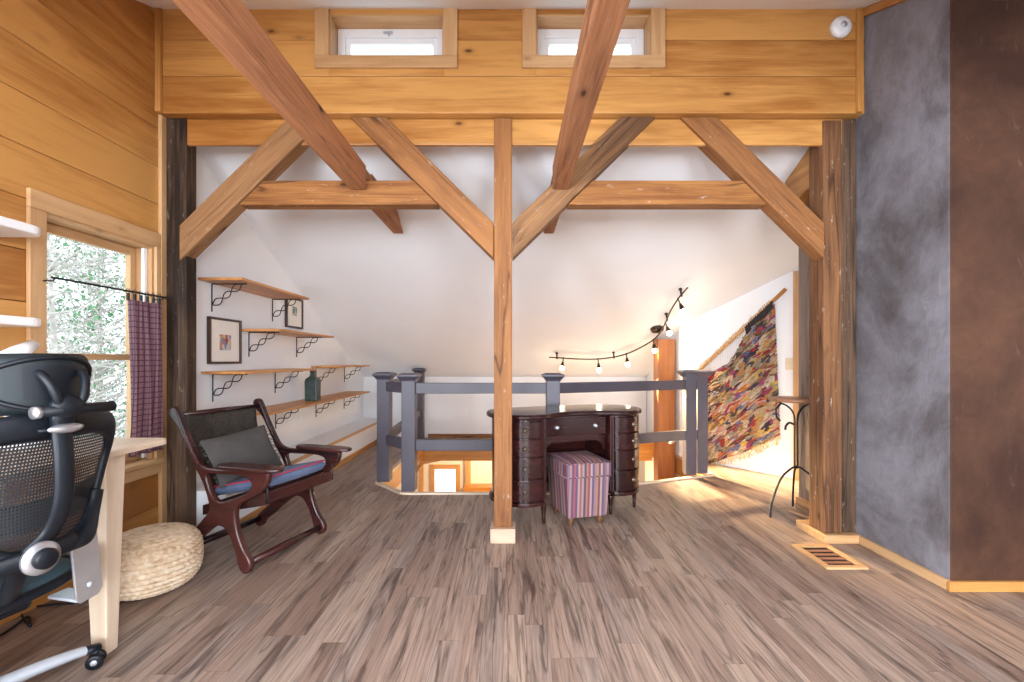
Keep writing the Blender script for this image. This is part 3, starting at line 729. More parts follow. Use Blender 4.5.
# ------------------------------------------------------------------ railing around the stair opening
RL = empty('stair_railing', (0, 4.15, .016), 0, 'slate grey painted railing with square capped posts around the stair opening', 'railing'); RO = Vector(RL.location)
def newel(x, y, w, h, cap=True, z0=0.0):
    m = MB(); m.box(x - w / 2 - RO.x, x + w / 2 - RO.x, y - w / 2 - RO.y, y + w / 2 - RO.y, z0, h - RO.z, 2); p = m.build('newel_post', M['rail'], RL, bevel=.004)
    if cap: capm(x, y, x, y, w, h, p)
    return p
def capm(x0, y0, x1, y1, w, h, p):
    m = MB(); lv = []; hz = h - RO.z
    for k, z in ((w / 2 + .004, -.03), (w / 2 + .012, -.015), (w / 2 + .036, .012), (w / 2 + .036, .028), (w / 2 - .0, .042)):
        lv.append([(x0 - k - RO.x, y0 - k - RO.y, hz + z), (x1 + k - RO.x, y0 - k - RO.y, hz + z), (x1 + k - RO.x, y1 + k - RO.y, hz + z), (x0 - k - RO.x, y1 + k - RO.y, hz + z)])
    m.add([q for l in lv for q in l], [(i * 4 + k, i * 4 + (k + 1) % 4, i * 4 + 4 + (k + 1) % 4, i * 4 + 4 + k) for i in range(4) for k in range(4)] + [(3, 2, 1, 0), (16, 17, 18, 19)])
    m.build('post_cap', M['rail'], p, bevel=.002)
A_, B_, C_, D_ = (-.935, 4.15), (-1.25, 4.47), (-1.375, 6.78), (.372, 4.15)
E1, E2 = (1.845, 4.73), (1.985, 4.785)
newel(*A_, .122, 1.04); newel(*B_, .122, 1.04); newel(*C_, .122, 1.04); newel(*D_, .122, 1.04)
e1 = newel(*E1, .108, 1.055, False); newel(*E2, .108, 1.055, False); capm(E1[0], E1[1] + .03, E2[0], E2[1] - .03, .11, 1.055, e1)
def rail(a, b, z0, z1, name, w=.045, ea=.05, eb=.05):
    a, b = Vector(a), Vector(b); d = (b - a).normalized(); n2 = Vector((-d.y, d.x)) * w / 2; a = a + d * ea; b = b - d * eb
    m = MB(); m.prism([(q.x - RO.x, q.y - RO.y) for q in (a - n2, b - n2, b + n2, a + n2)], z0 - RO.z, z1 - RO.z, 'xy', axis=Vector((d.x, d.y, 0))); m.build(name, M['rail'], RL, bevel=.004)
for a, b in ((A_, D_), (D_, E1), (A_, B_), (B_, C_), (E1, E2)):
    e = .055
    rail(a, b, .895, .992, 'top_rail', ea=e, eb=e); rail(a, b, .375, .475, 'middle_rail', ea=e, eb=e)
# white strut from the corner newel to the red post
m = MB(); m.tube([at(671, 443, 5.3), at(684, 428, 4.95)], [(.018, .03), (.018, .03)], 4, flat=(0, 0, 1)); tag(m.build('handrail_strut', M['shelfwhite'], origin=at(671, 443, 5.3)), 'short white slanting strut in the stairwell behind the corner railing post', 'strut')

# ------------------------------------------------------------------ lower level seen down the stairwell
m = MB(); m.box(-2.45, 3.1, 3.2, 9.4, -2.75, -2.6); struct(m.build('floor_lower', M['pine']))
m = MB(); X0, X1, Z0, Z1 = -1.53, -1.115, -2.05, -.955
for z in [(-2.6 + i * .22) for i in range(11)]:
    for a, b in ((-2.45, X0), (X1, -.93)):
        m.box(a, b, 9.0, 9.12, z, min(z + .2185, -.18), 0)
m.box(X0, X1, 9.0, 9.12, Z1, -.18, 0); m.box(X0, X1, 9.0, 9.12, -2.6, Z0, 0)
struct(m.build('wall_lower_back', M['white']), 'white wall of the lower floor with a bright window')
m = MB(); m.box(-.93, 3.1, 9.0, 9.12, -2.6, -.18); struct(m.build('wall_lower_right', M['white']), 'white wall of the lower floor')
m = MB(); m.box(-.93, 3.1, 8.7, 8.98, -1.52, -1.24, 0); struct(m.build('trim_8', M['pine'], bevel=.004), 'pine ledge along the lower white wall')
m = MB(); m.box(-2.45, 3.1, 7.16, 9.1, -.18, -.1); struct(m.build('ceiling_lower', M['white']))
m = MB(); m.box(-2.45, -2.35, 3.2, 9.4, -2.6, -.001); m.box(3.1, 3.2, 3.2, 9.4, -2.6, -.001); m.box(-2.45, 3.1, 3.1, 3.2, -2.6, -.001); struct(m.build('wall_lower_left', M['white']))
m = MB(); m.box(-2.3, 2.08, 6.76, 7.15, -.30, -.182, 0); timber('tie_beam', m, M['pine'], 'honey pine beam along the far side of the stairwell', (0, 6.9, -.30), cat='beam')
r = empty('window_4', (-1.32, 9.0, Z0)); struct(r, 'bright window in the lower pine wall down the stairwell')
m = MB(); m.box(X0 - .30, X0 - .22, 8.97, 8.999, -2.6, -.2, 2); m.box(X1 + .20, X1 + .30, 8.9, 8.999, -2.6, -.2, 2); struct(m.build('trim_9', M['casing']))
m = MB(); m.box(X0 - .09, X0, 8.97, 8.999, Z0, Z1 + .09, 2); m.box(X1, X1 + .09, 8.97, 8.999, Z0, Z1 + .09, 2); m.box(X0, X1, 8.97, 8.999, Z1, Z1 + .09, 0); o = m.build('window_casing', M['casing'], r, (-1.32, 9, Z0)); o.location = (0, 0, 0)
m = MB(); m.box(X0, X1, 9.05, 9.055, Z0, Z1); o = m.build('window_pane', M['glass'], r, (-1.32, 9, Z0)); o.location = (0, 0, 0)
m = MB(); pth = [at(414, 474, 7.6), at(423, 462, 7.6)]; m.tube(pth, [(.05, .05)] * 2, 4); m.tube([at(423, 462, 7.6), at(450, 456.5, 7.6), at(520, 446, 7.6)], .05, 4)
timber('knee_brace', m, M['casing'], 'pale curved brace under the far stairwell beam', pth[0], cat='brace')

# ------------------------------------------------------------------ track light on the sloped ceiling
OFF = .085
def onroof(px, py, off=OFF):
    k = (py - 360) / F
    Y = (CZ - (2.46 + .475 * 3.85 - off)) / (k - .475); return at(px, py, Y)
path = [(549, 357.3), (557, 357.7), (578.6, 359), (598, 359), (614, 357), (629, 353), (647, 344), (658, 335.5), (665.5, 322.7), (670, 312), (678, 299), (687.6, 287.6)]
pp = [onroof(*p) for p in path]; RP = catmull(pp, 6)
TL = empty('track_light', pp[5], 0, 'curved dark spotlight rail of six lit bulbs on the sloped ceiling', 'light fixture'); TO = Vector(TL.location)
m = MB(); m.tube([p - TO for p in RP], .009, 8); m.build('rail_tube', M['bronze'], TL)
def near(px):
    return min(RP, key=lambda p: abs(512 + p.x * F / p.y - px))
nrm = Vector((0, .475, 1)).normalized()
for px in (557, 614, 667, 682):
    q = near(px); m = MB(); dist = (roofz(q.y) - q.z) * nrm.z; m.tube([q - TO - nrm * .02, q - TO + nrm * (dist - .003)], .011, 8); m.lathe([(.02, -.012), (.02, 0)], q - TO + nrm * (dist - .002), 12, rot=Vector((0, 0, 1)).rotation_difference(nrm).to_matrix()); m.build('rail_standoff', M['bronze'], TL)
q = near(660); dist = (roofz(q.y) - q.z) * nrm.z; m = MB(); m.lathe([(.075, -.028), (.08, -.015), (.08, -.001)], q - TO + nrm * (dist - .003) + Vector((-.02, 0, 0)), 24, rot=Vector((0, 0, 1)).rotation_difference(nrm).to_matrix()); m.tube([q - TO, q - TO + nrm * (dist - .02)], .014, 8); m.build('rail_canopy', M['bronze'], TL)
bulbs = []
for px, bx, by in ((564.9, 562, 368.6), (598.7, 599, 370.6), (626, 627.6, 364.7), (652.8, 654.8, 351), (665.9, 669.4, 333.5), (678.6, 683.7, 312)):
    q = near(px); tgt = at(bx, by, q.y - .03); ax = (tgt - q).normalized(); rot = Vector((0, 0, 1)).rotation_difference(ax).to_matrix(); Ln = (tgt - q).length
    m = MB(); m.tube([q - TO - ax * .015, q - TO + ax * (Ln * .45)], .0075, 8); m.lathe([(.011, Ln * .35), (.015, Ln * .42), (.03, Ln * .78), (.031, Ln * .80)], q - TO, 14, rot=rot); h = m.build('spot_head', M['bronze'], TL)
    m = MB(); m.lathe([(.026, Ln * .805), (.032, Ln * .95), (.027, Ln * 1.12), (.0001, Ln * 1.2)], q - TO, 14, rot=rot); b = m.build('bulb', M['bulb'], h); b['label'] = 'glowing warm bulb'
    bulbs.append(q + ax * (Ln * 1.45))

# ------------------------------------------------------------------ rag weaving on its rod
s0, z0 = onwall(786, 289, .03); s1, z1 = onwall(697, 372.5, .03)
r = empty('rag_weaving', wallp((s0 + s1) / 2, .55, .03), 0, 'multicoloured rag weaving hung from a slanting wooden rod on the white wall', 'wall hanging'); WO = Vector(r.location)
m = MB(); m.tube([wallp(s0, z0, .035) - WO, wallp(s1, z1, .035) - WO], .02, 10); m.build('hanging_rod', M['shelf'], r)
def rodz(s): return z0 + (z1 - z0) * (s - s0) / (s1 - s0)
tb = [onwall(a, b, .02) for a, b in ((775, 303), (764, 314), (753, 322), (744, 336), (735, 354), (727, 364), (717, 369), (707, 374))]
bb = [onwall(a, b, .02) for a, b in ((783, 431), (766, 441), (750, 449), (730, 457), (712, 463), (703, 468))]
def interp(T, s):
    if s <= T[0][0]: return T[0][1]
    for (a, za), (b, zb) in zip(T[:-1], T[1:]):
        if s <= b: return za + (zb - za) * (s - a) / (b - a)
    return T[-1][1]
sa, sb = tb[0][0], max(tb[-1][0], bb[-1][0]) 
slope = (z1 - z0) / (s1 - s0)
def weave(u, v):
    s = sa + (sb - sa) * u
    s2 = s - (1 - u) * .035 * (1 - v) * 1.5
    zt, zb = interp(tb, s), interp(bb, s); z = zb + (zt - zb) * v
    row = (z - slope * s * .75)
    bmp = .012 * abs(math.sin(row * 2 * PI / .055)) + .007 * math.sin(s * 61 + 9 * math.sin(row * 23)) + .006 * math.sin(row * 170 + s * 31)
    p = wallp(s2, z, .016 + max(0, bmp)); return p - WO
def wgr(u, v):
    s = sa + (sb - sa) * u; zt, zb = interp(tb, s), interp(bb, s); z = zb + (zt - zb) * v
    return (s + z * .3, z - slope * s * .75, 0)
m = MB(); m.grid(weave, 90, 150, gr=wgr); m.build('woven_rags', M['rag'], r, normals=True)
m = MB()
for i in range(120):                                     # fringe along the lower edge
    u = random.random(); s = sa + (sb - sa) * u - (1 - u) * .05; zb = interp(bb, sa + (sb - sa) * u); l = random.uniform(.03, .085); a = wallp(s, zb + .01, .03) - WO
    m.tube([a, a + Vector((random.uniform(-.01, .01), -.005, -l * .6)), a + Vector((random.uniform(-.025, .025), -.01, -l))], .0035, 4)
fr = m.build('fringe', M['twine'], r); tag(fr, 'pale loose fringe', kind='stuff')
m = MB()
for i in range(26):                                      # bare warp strings between rod and weave
    u = .34 + .64 * i / 25; s = sa + (sb - sa) * u; zt = interp(tb, s)
    if rodz(s) > zt: m.tube([wallp(s, rodz(s), .035) - WO, wallp(s, zt - .02, .03) - WO], .0018, 4)
tag(m.build('warp_strings', M['string'], r), 'bare white warp strings', kind='stuff')
m = MB()
for i in range(40):                                      # twine lashing wound on the rod
    s = s0 + (s1 - s0) * (.16 + .8 * i / 39); c = wallp(s, rodz(s) + random.uniform(-.004, .01), .036) - WO
    m.tube([c + Vector((WD.x * .008, WD.y * .008, .026)), c + Vector((WN.x * .026, WN.y * .026, 0)), c + Vector((-WD.x * .01, -WD.y * .01, -.03))], .006, 5)
    m.tube([c + Vector((0, 0, .02)), c + Vector((random.uniform(-.02, .02), 0, .034 + random.uniform(0, .012)))], .005, 4)
m.build('twine_lashing', M['twine'], r)
m = MB()
for i in range(16):
    s = sa + .01 + (sb - sa) * .33 * i / 15; a = wallp(s, rodz(s) - .01, .05) - WO; zt = interp(tb, s)
    m.tube([a, wallp(s + .012, (rodz(s) + zt) / 2, .056) - WO, wallp(s, zt - .05, .045) - WO], .011, 6)
m.build('black_loops', M['rag_black'], r)

# ------------------------------------------------------------------ round side table
r = empty('round_table', (2.205, 3.53, 0), 0, 'tall slim round table with iron legs between the brown post and the weaving', 'table')
m = MB(); m.lathe([(.0001, .878), (.176, .878), (.188, .884), (.19, .895), (.186, .906), (.0001, .908)], seg=36); m.build('tabletop', M['stool_top'], r)
for k in range(4):
    m = MB(); a = PI * 1.02 + k * PI / 2 ; d = Vector((math.cos(a), math.sin(a), 0)); a0 = d * .012
    pth = catmull([a0 + Vector((0, 0, z)) for z in (.36, .6, .74)] + [d * .03 + Vector((0, 0, .80)), d * .075 + Vector((0, 0, .845)), d * .14 + Vector((0, 0, .872))], 5); m.tube(pth, .0065, 6)
    if k != 3: m.build('stem_bar', M['iron'], r)
for k in range(3):
    a = [PI * 1.10, PI * .36, PI * 1.72][k]; d = Vector((math.cos(a), math.sin(a), 0)); R = [.26, .20, .22][k]
    m = MB(); m.tube(catmull([d * .012 + Vector((0, 0, .37)), d * .05 * R / .26 + Vector((0, 0, .362)), d * R * .6 + Vector((0, 0, .29)), d * R * .93 + Vector((0, 0, .12)), d * R + Vector((0, 0, .006))], 6), .008, 6); m.build('leg', M['iron'], r)
m = MB(); d = Vector((math.cos(PI * 1.05), math.sin(PI * 1.05), 0)); m.tube(catmull([d * .02 + Vector((0, 0, .70)), d * .06 + Vector((0, 0, .715)), d * .09 + Vector((0, 0, .69)), d * .095 + Vector((0, 0, .66))], 5), .008, 6); m.tube([d * .13 + Vector((0, 0, .868)), d * .175 + Vector((0, 0, .82)), d * .17 + Vector((0, 0, .76)), d * .14 + Vector((0, 0, .73))], .007, 6); m.build('scroll_hook', M['iron'], r)

# ------------------------------------------------------------------ kidney vanity desk
V = empty('kidney_desk', (.515, 3.40, 0), math.radians(20.5), 'dark mahogany kidney shaped desk with rows of drawers behind the middle post', 'desk')
half = [(0, .075), (.14, .06), (.24, .02), (.33, -.025), (.43, -.03), (.53, .015), (.61, .12), (.635, .25), (.60, .39), (.50, .48), (.30, .51), (0, .51)]
ctrl = half + [(-x, y) for x, y in reversed(half[1:-1])]
def outline(k, n=6):
    o = [Vector((p.x, p.y)) for p in catmull([(x, y, 0) for x, y in ctrl], n, True)]
    N = len(o); res = []
    for i in range(N):
        t = (o[(i + 1) % N] - o[i - 1]).normalized(); res.append(o[i] + Vector((t.y, -t.x)) * k)
    return res
m = MB()
lv = [(-.004, .772), (.008, .776), (.012, .784), (.012, .796), (.006, .806), (-.004, .81)]
ols = [(outline(k), z) for k, z in lv]; N = len(ols[0][0])
m.add([(p.x, p.y, z) for ol, z in ols for p in ol], [(i * N + k, i * N + (k + 1) % N, (i + 1) * N + (k + 1) % N, (i + 1) * N + k) for i in range(len(lv) - 1) for k in range(N)] + [tuple(range(N - 1, -1, -1)), tuple((len(lv) - 1) * N + k for k in range(N))], 0)
m.build('desk_top', M['mahog'], V, bevel=.0)
inner = outline(-.03)
def strip(side, u0, u1, k):
    """front arc of one pedestal from |u|=u0 round to the widest point and past it"""
    o = outline(k, 10); pts = [p for p in o if p.x * side > 0]
    pts = sorted([p for p in pts if p.y < .30 and p.x * side >= u0 and (p.x * side < u1 or p.y < .18)], key=lambda p: (p.x * side if p.y < .06 else .6 + p.y))
    return pts
def bank(side):
    poly = [p for p in inner if p.x * side >= .285]
    c = Vector((side * .45, .25)); poly.sort(key=lambda p: math.atan2(p.y - c.y, p.x - c.x))
    poly = [(p.x, p.y) for p in poly]
    m = MB(); m.prism(poly, .178, .771, 'xy', axis=2); b = m.build('pedestal', M['mahog'], V)
    # base moulding
    o = outline(-.008); mo = [p for p in o if p.x * side >= .275]; mo.sort(key=lambda p: math.atan2(p.y - c.y, p.x - c.x))
    m = MB(); m.prism([(p.x, p.y) for p in mo], .150, .177, 'xy'); m.build('base_moulding', M['mahog'], b, bevel=.006)
    arc_o = strip(side, .298, .60, -.010); arc_i = strip(side, .298, .60, -.029)
    for z0, z1 in ((.640, .758), (.508, .630), (.352, .498), (.190, .342)):
        m = MB(); n = min(len(arc_o), len(arc_i)); A = arc_o[:n]; I = arc_i[:n]
        vs = []
        for z in (z0, z1): vs += [(p.x, p.y, z) for p in A] + [(p.x, p.y, z) for p in I]
        fs = []
        for i in range(n - 1):
            fs += [(i, i + 1, 2 * n + i + 1, 2 * n + i), (n + i + 1, n + i, 3 * n + i, 3 * n + i + 1), (2 * n + i, 2 * n + i + 1, 3 * n + i + 1, 3 * n + i), (i + 1, i, n + i, n + i + 1)]
        fs += [(0, 2 * n, 3 * n, n), (n - 1, 2 * n - 1, 4 * n - 1, 3 * n - 1)]
        m.add(vs, fs, 0); d = m.build('drawer', M['mahog'], V, bevel=.004)
        k = n // 2 - 2; p, q = A[k], A[k + 1]; tt = (q - p).normalized(); nn = Vector((tt.y, -tt.x))
        if nn.dot(p - Vector((side * .45, .25))) < 0: nn = -nn
        rot = Vector((0, 0, 1)).rotation_difference(Vector((nn.x, nn.y, 0))).to_matrix()
        m = MB(); m.lathe([(.019, 0), (.019, .003), (.007, .005), (.007, .014), (.014, .018), (.013, .025), (.0001, .028)], (p.x, p.y, (z0 + z1) / 2), 14, rot=rot); m.build('knob', M['brass'], d)
    for (u, v) in ((.285, .045), (.565, .13), (.53, .39), (.30, .46)):
        m = MB(); m.lathe([(.0001, 0), (.011, .0), (.013, .012), (.010, .022), (.016, .034), (.012, .045), (.018, .10), (.022, .135), (.022, .149)], (side * u, v, 0), 14); m.build('leg', M['mahog'], V)
    m = MB(); m.box(side * .281 - .011, side * .281 + .011, .022, .06, .178, .771, 2); m.build('pilaster', M['mahog'], V, bevel=.004)
bank(1); bank(-1)
m = MB(); m.box(-.284, .284, .095, .46, .61, .771, 0); ap = m.build('apron', M['mahog'], V)
m = MB(); m.prism([(-.268, .61), (-.268, .50), (-.255, .50), (-.24, .545), (-.19, .575), (.19, .575), (.24, .545), (.255, .50), (.268, .50), (.268, .61)], .095, .11, 'xz'); m.build('arched_rail', M['mahog'], V, bevel=.003)
m = MB(); m.box(-.286, .286, .45, .475, .178, .609, 0); m.build('back_panel', M['mahog'], V)
m = MB(); n = 14
pts = []
cv = [(-.25 + .5 * i / n, .088 - .010 * abs(2 * i / n - 1) ** 2 * 3) for i in range(n + 1)]
m.prism(cv + [(.25, .0945), (-.25, .0945)], .628, .758, 'xy'); d = m.build('drawer', M['mahog'], V, bevel=.003)
for x in (-.165, .165):
    m = MB(); m.lathe([(.017, 0), (.017, .003), (.007, .005), (.007, .013), (.015, .018), (.013, .025), (.0001, .028)], (x, .073, .693), 14, rot=RX); m.build('knob', M['silver'], d)

# ------------------------------------------------------------------ striped ottoman
Q = empty('ottoman', (.498, 3.475, 0), math.radians(16), 'striped upholstered cube stool tucked under the dark desk', 'stool')
def stripebox(m, w0, d0, z0, w1, d1, z1, top=True):
    c = [(-w0, -d0, z0), (w0, -d0, z0), (w0, d0, z0), (-w0, d0, z0), (-w1, -d1, z1), (w1, -d1, z1), (w1, d1, z1), (-w1, d1, z1)]
    for f_, ax in (((0, 1, 5, 4), 0), ((1, 2, 6, 5), 1), ((2, 3, 7, 6), 0), ((3, 0, 4, 7), 1), ((4, 5, 6, 7), 0), ((3, 2, 1, 0), 0)):
        vs = [Vector(c[i]) for i in f_]; n0 = 8; cen = []
        m.grid(lambda u, v: (vs[0].lerp(vs[1], u)).lerp(vs[3].lerp(vs[2], u), v), n0, n0, smooth=True, gr=lambda u, v: ((vs[0].lerp(vs[1], u).lerp(vs[3].lerp(vs[2], u), v))[ax] * (1 if ax == 0 else .6) + 3, v, 0))
m = MB(); stripebox(m, .15, .18, .062, .17, .20, .355); m.build('skirt', M['stripes'], Q)
m = MB(); stripebox(m, .176, .206, .357, .176, .206, .455); l = m.build('cushion_lid', M['stripes'], Q)
for v in l.data.vertices:
    k = max(abs(v.co.x) / .176, abs(v.co.y) / .206)
    if v.co.z > .454: v.co.z += .022 * (1 - k ** 3)
m = MB()
for z in (.357, .455): m.tube([(-.177, -.207, z), (.177, -.207, z), (.177, .207, z), (-.177, .207, z)], .0045, 6, closed=True)
m.build('piping', M['stripes'], Q)
for x in (-.115, .115):
    for y in (-.145, .145):
        m = MB(); m.lathe([(.0001, 0), (.015, 0), (.022, .061)], (x, y, 0), 4); m.build('leg', M['post_brown'], Q)

# ------------------------------------------------------------------ slung wooden armchair
fx, fy = .957, -.289
CH = empty('sling_armchair', (-1.40, 2.84, 0), math.atan2(fy, fx), 'dark carved wooden armchair with leather back and blue seat near the window', 'armchair')
# local: x forward, y left-to-right (+y is away from the camera); frames at y=-.30 and +.30; t along x
outer = catmull([(-.575, .885, 0), (-.56, .918, 0), (-.525, .92, 0), (-.50, .89, 0), (-.44, .77, 0), (-.375, .655, 0), (-.335, .605, 0), (-.28, .583, 0), (-.20, .58, 0), (-.10, .585, 0), (.08, .585, 0), (.15, .583, 0), (.165, .565, 0), (.145, .51, 0), (.09, .455, 0), (.01, .415, 0), (-.05, .38, 0), (-.07, .33, 0), (-.055, .24, 0), (-.015, .15, 0), (.03, .09, 0), (.04, .045, 0), (.02, .012, 0), (-.015, .008, 0), (-.045, .04, 0), (-.065, .11, 0), (-.10, .19, 0), (-.15, .245, 0), (-.205, .25, 0), (-.28, .205, 0), (-.38, .12, 0), (-.46, .06, 0), (-.49, .02, 0), (-.525, .008, 0), (-.555, .03, 0), (-.55, .065, 0), (-.50, .12, 0), (-.41, .19, 0), (-.32, .27, 0), (-.265, .335, 0), (-.27, .40, 0), (-.315, .50, 0), (-.37, .58, 0), (-.42, .67, 0), (-.49, .79, 0), (-.545, .845, 0)], 5, True)
hole = catmull([(-.275, .54, 0), (-.18, .548, 0), (-.04, .55, 0), (.03, .535, 0), (.045, .50, 0), (.0, .455, 0), (-.07, .425, 0), (-.14, .40, 0), (-.20, .395, 0), (-.235, .42, 0), (-.265, .48, 0)], 5, True)
for y in (-.30, .30):
    fr = plate('side_frame', [[(p.x, p.y) for p in outer], [(p.x, p.y) for p in hole]], .04, .012, M['rose'], CH, lambda u, w, h, y=y: (u, y + h, w))
    pad = catmull([(-.19, -.022, 0), (-.14, -.05, 0), (.0, -.055, 0), (.15, -.055, 0), (.225, -.03, 0), (.238, 0, 0), (.225, .03, 0), (.15, .055, 0), (0, .055, 0), (-.14, .05, 0), (-.19, .022, 0)], 4, True)
    plate('armrest', [[(p.x, p.y) for p in pad]], .022, .008, M['rose'], CH, lambda u, w, h, y=y: (u, y + w, .597 + h))
for t_, zz_, nm in ((0, .055, 'stretcher'), (-.515, .065, 'stretcher')):
    m = MB(); m.tube([(t_, -.285, zz_), (t_, 0, zz_), (t_, .285, zz_)], [.019, .024, .019], 10); m.build(nm, M['rose'], CH)
m = MB(); m.tube([(-.528, -.29, .872), (-.528, .29, .872)], .014, 10); m.build('back_rod', M['rose'], CH)
# seat box frame and sling back
m = MB()
m.prism([(-.36, .285), (.105, .385), (.105, .455), (-.36, .345)], -.276, -.252, 'xz'); m.prism([(-.36, .285), (.105, .385), (.105, .455), (-.36, .345)], .252, .276, 'xz'); m.box(.083, .105, -.252, .252, .385, .455, 1); m.box(-.36, -.34, -.252, .252, .29, .345, 1)
m.build('seat_frame', M['rose'], CH, bevel=.005)
for y in (-.278, .278):
    m = MB(); m.tube([(.115, y * .98, .50), (.115, y * .98, .395)], .006, 6); m.build('seat_hanger', M['iron'], CH)
def cushion(w, d, h, n=14):
    m = MB()
    def fn(u, v, s):
        a, b = 2 * u - 1, 2 * v - 1; e = (1 - abs(a) ** 12) ** .3 * (1 - abs(b) ** 12) ** .3 * (.8 + .2 * (1 - a * a) * (1 - b * b))
        return Vector((a * d * (1 - .03 * b * b), b * w * (1 - .03 * a * a), s * h * e))
    m.grid(lambda u, v: fn(u, v, 1), n, n); m.grid(lambda u, v: fn(u, v, -1), n, n); return m
ang = math.atan2(.10, .465)
m = cushion(.245, .23, .042, 24); o = m.build('seat_cushion', M['blue'], CH, sub=1); o.location = (-.115, 0, .462); o.rotation_euler = (0, -ang, 0)
m = MB(); m.tube([(a * .227, b * .242, .026) for a, b in [(math.copysign(abs(math.cos(q)) ** .2, math.cos(q)), math.copysign(abs(math.sin(q)) ** .2, math.sin(q))) for q in [2 * PI * i / 60 for i in range(60)]]], .005, 6, closed=True); m.build('seat_piping', M['red'], o)
def sling(u, v):
    z = .885 - v * .50; x = -.520 + (.885 - z) * .42 - .05 * math.sin(v * PI) ; y = (-.255 + .51 * u) * (1 - .06 * v); x -= .035 * math.cos((u - .5) * PI)
    return Vector((x, y, z))
m = MB(); m.grid(sling, 20, 20); m.build('back_sling', M['leather'], CH, solid=.006)
def pill(w, h, t, n=18):
    m = MB()
    def fn(u, v, s):
        a, b = 2 * u - 1, 2 * v - 1; e = max(0, (1 - abs(a) ** 2.4)) ** .6 * max(0, (1 - abs(b) ** 2.4)) ** .6
        return Vector((s * t * e, a * w * (1 - .06 * (1 - b * b)), b * h * (1 - .06 * (1 - a * a))))
    m.grid(lambda u, v: fn(u, v, 1), n, n); m.grid(lambda u, v: fn(u, v, -1), n, n); return m
p = tag(pill(.245, .155, .06).build('throw_pillow', M['pillow'], sub=1), 'charcoal fringed throw pillow leaning on the leather back of the wooden armchair', 'pillow')
cm = Matrix.Translation((-1.40, 2.84, 0)) @ Matrix.Rotation(math.atan2(fy, fx), 4, 'Z')
p.matrix_world = cm @ Matrix.Translation((-.295, -.045, .605)) @ Matrix.Rotation(math.radians(-27), 4, 'Y') @ Matrix.Rotation(math.radians(4), 4, 'X')
m = MB()
for i in range(70):
    sd = i % 2; b = random.uniform(-1, 1); y = (.245 * .96 if sd else -.245 * .96); a = Vector((0, y, b * .14)); m.tube([a, a + Vector((random.uniform(-.008, .008), math.copysign(random.uniform(.008, .02), y), random.uniform(-.01, .01)))], .0022, 4)
tag(m.build('pillow_fringe', M['pillow'], p), kind='stuff')

# ------------------------------------------------------------------ woven pouf
r = MB(); nr = 30; prof = []
for i in range(nr + 1):
    a = -PI / 2 + PI * i / nr; rr = .226 * max(0, math.cos(a)) ** .42; zz_ = .148 + .148 * math.copysign(abs(math.sin(a)) ** .8, math.sin(a)); prof.append((max(.0008, rr), zz_))
fine = []
for i in range(len(prof) - 1):
    for k in range(9):
        t_ = k / 9; fine.append((prof[i][0] + (prof[i + 1][0] - prof[i][0]) * t_, prof[i][1] + (prof[i + 1][1] - prof[i][1]) * t_))
fine.append(prof[-1])
acc = [0.0]
for i in range(1, len(fine)): acc.append(acc[-1] + math.hypot(fine[i][0] - fine[i - 1][0], fine[i][1] - fine[i - 1][1]))
def wv(i, k):
    if fine[i][0] < .012: return 0
    row = acc[i] / .027; ri = math.floor(row); e = math.sin((row - ri) * PI)
    return .016 * e ** .7 * (.45 + .55 * abs(math.sin(k * PI * 40 / 240 + ri * PI / 2 + (row - ri - .5) * 1.8))) - .010
r.lathe(fine, (0, 0, 0), 240, fn=wv)
o = tag(r.build('woven_pouf', M['wicker']), 'round braided straw pouf on the floor beside the desk leg', 'pouf'); o.location = (-1.905, 2.405, .001)

# ------------------------------------------------------------------ writing desk by the window
DK = empty('writing_desk', (-1.95, 1.25, 0), 0, 'pale birch desk with tapered leg under the pine window', 'desk'); DO = Vector(DK.location)
m = MB(); a0, a1, y0, y1 = -2.27 - DO.x, -1.615 - DO.x, .3 - DO.y, 2.16 - DO.y; R = .05
pts = [(a0, y0), (a1, y0)] + [(a1 - R + R * math.cos(q), y1 - R + R * math.sin(q)) for q in [i * PI / 12 for i in range(7)]] + [(a0, y1)]
m.prism(pts, .806, .832, 'xy', axis=1); m.build('desktop', M['birch'], DK, bevel=.004)
def dleg(x, y, sx):
    m = MB(); t_, b_ = .105, .062
    lv = [(b_, 0), (t_, .805)]
    vs = []
    for k, z in lv: vs += [(x, y, z), (x - sx * k, y, z), (x - sx * k, y + k * .9, z), (x, y + k * .9, z)]
    m.add(vs, [(0, 1, 2, 3), (7, 6, 5, 4), (0, 4, 5, 1), (1, 5, 6, 2), (2, 6, 7, 3), (3, 7, 4, 0)], 2); m.build('leg', M['birch'], DK, bevel=.005)
dleg(-1.645 - DO.x, 1.845 - DO.y, 1); dleg(-2.25 - DO.x, 1.845 - DO.y, -1); dleg(-1.645 - DO.x, .4 - DO.y, 1); dleg(-2.25 - DO.x, .4 - DO.y, -1)
m = MB(); m.box(-2.25 - DO.x, -2.235 - DO.x, .5 - DO.y, 1.84 - DO.y, .66, .805, 1); m.build('modesty_rail', M['birch'], DK)

# white wall shelves beside the window
for z, lab in ((1.745, 'upper white floating shelf on the pine wall beside the window'), (1.345, 'lower white floating shelf on the pine wall beside the window')):
    m = MB(); R = .07; y1 = 2.03; x1 = -2.06
    pts = [(-2.299, .9), (x1, .9)] + [(x1 - R + R * math.cos(q), y1 - R + R * math.sin(q)) for q in [i * PI / 12 for i in range(7)]] + [(-2.299, y1)]
    m.prism(pts, z, z + .038, 'xy', axis=1); tag(m.build('floating_shelf', M['shelfwhite'], bevel=.008, origin=(-2.299, 1.45, z)), lab, 'shelf', 'white floating shelves')

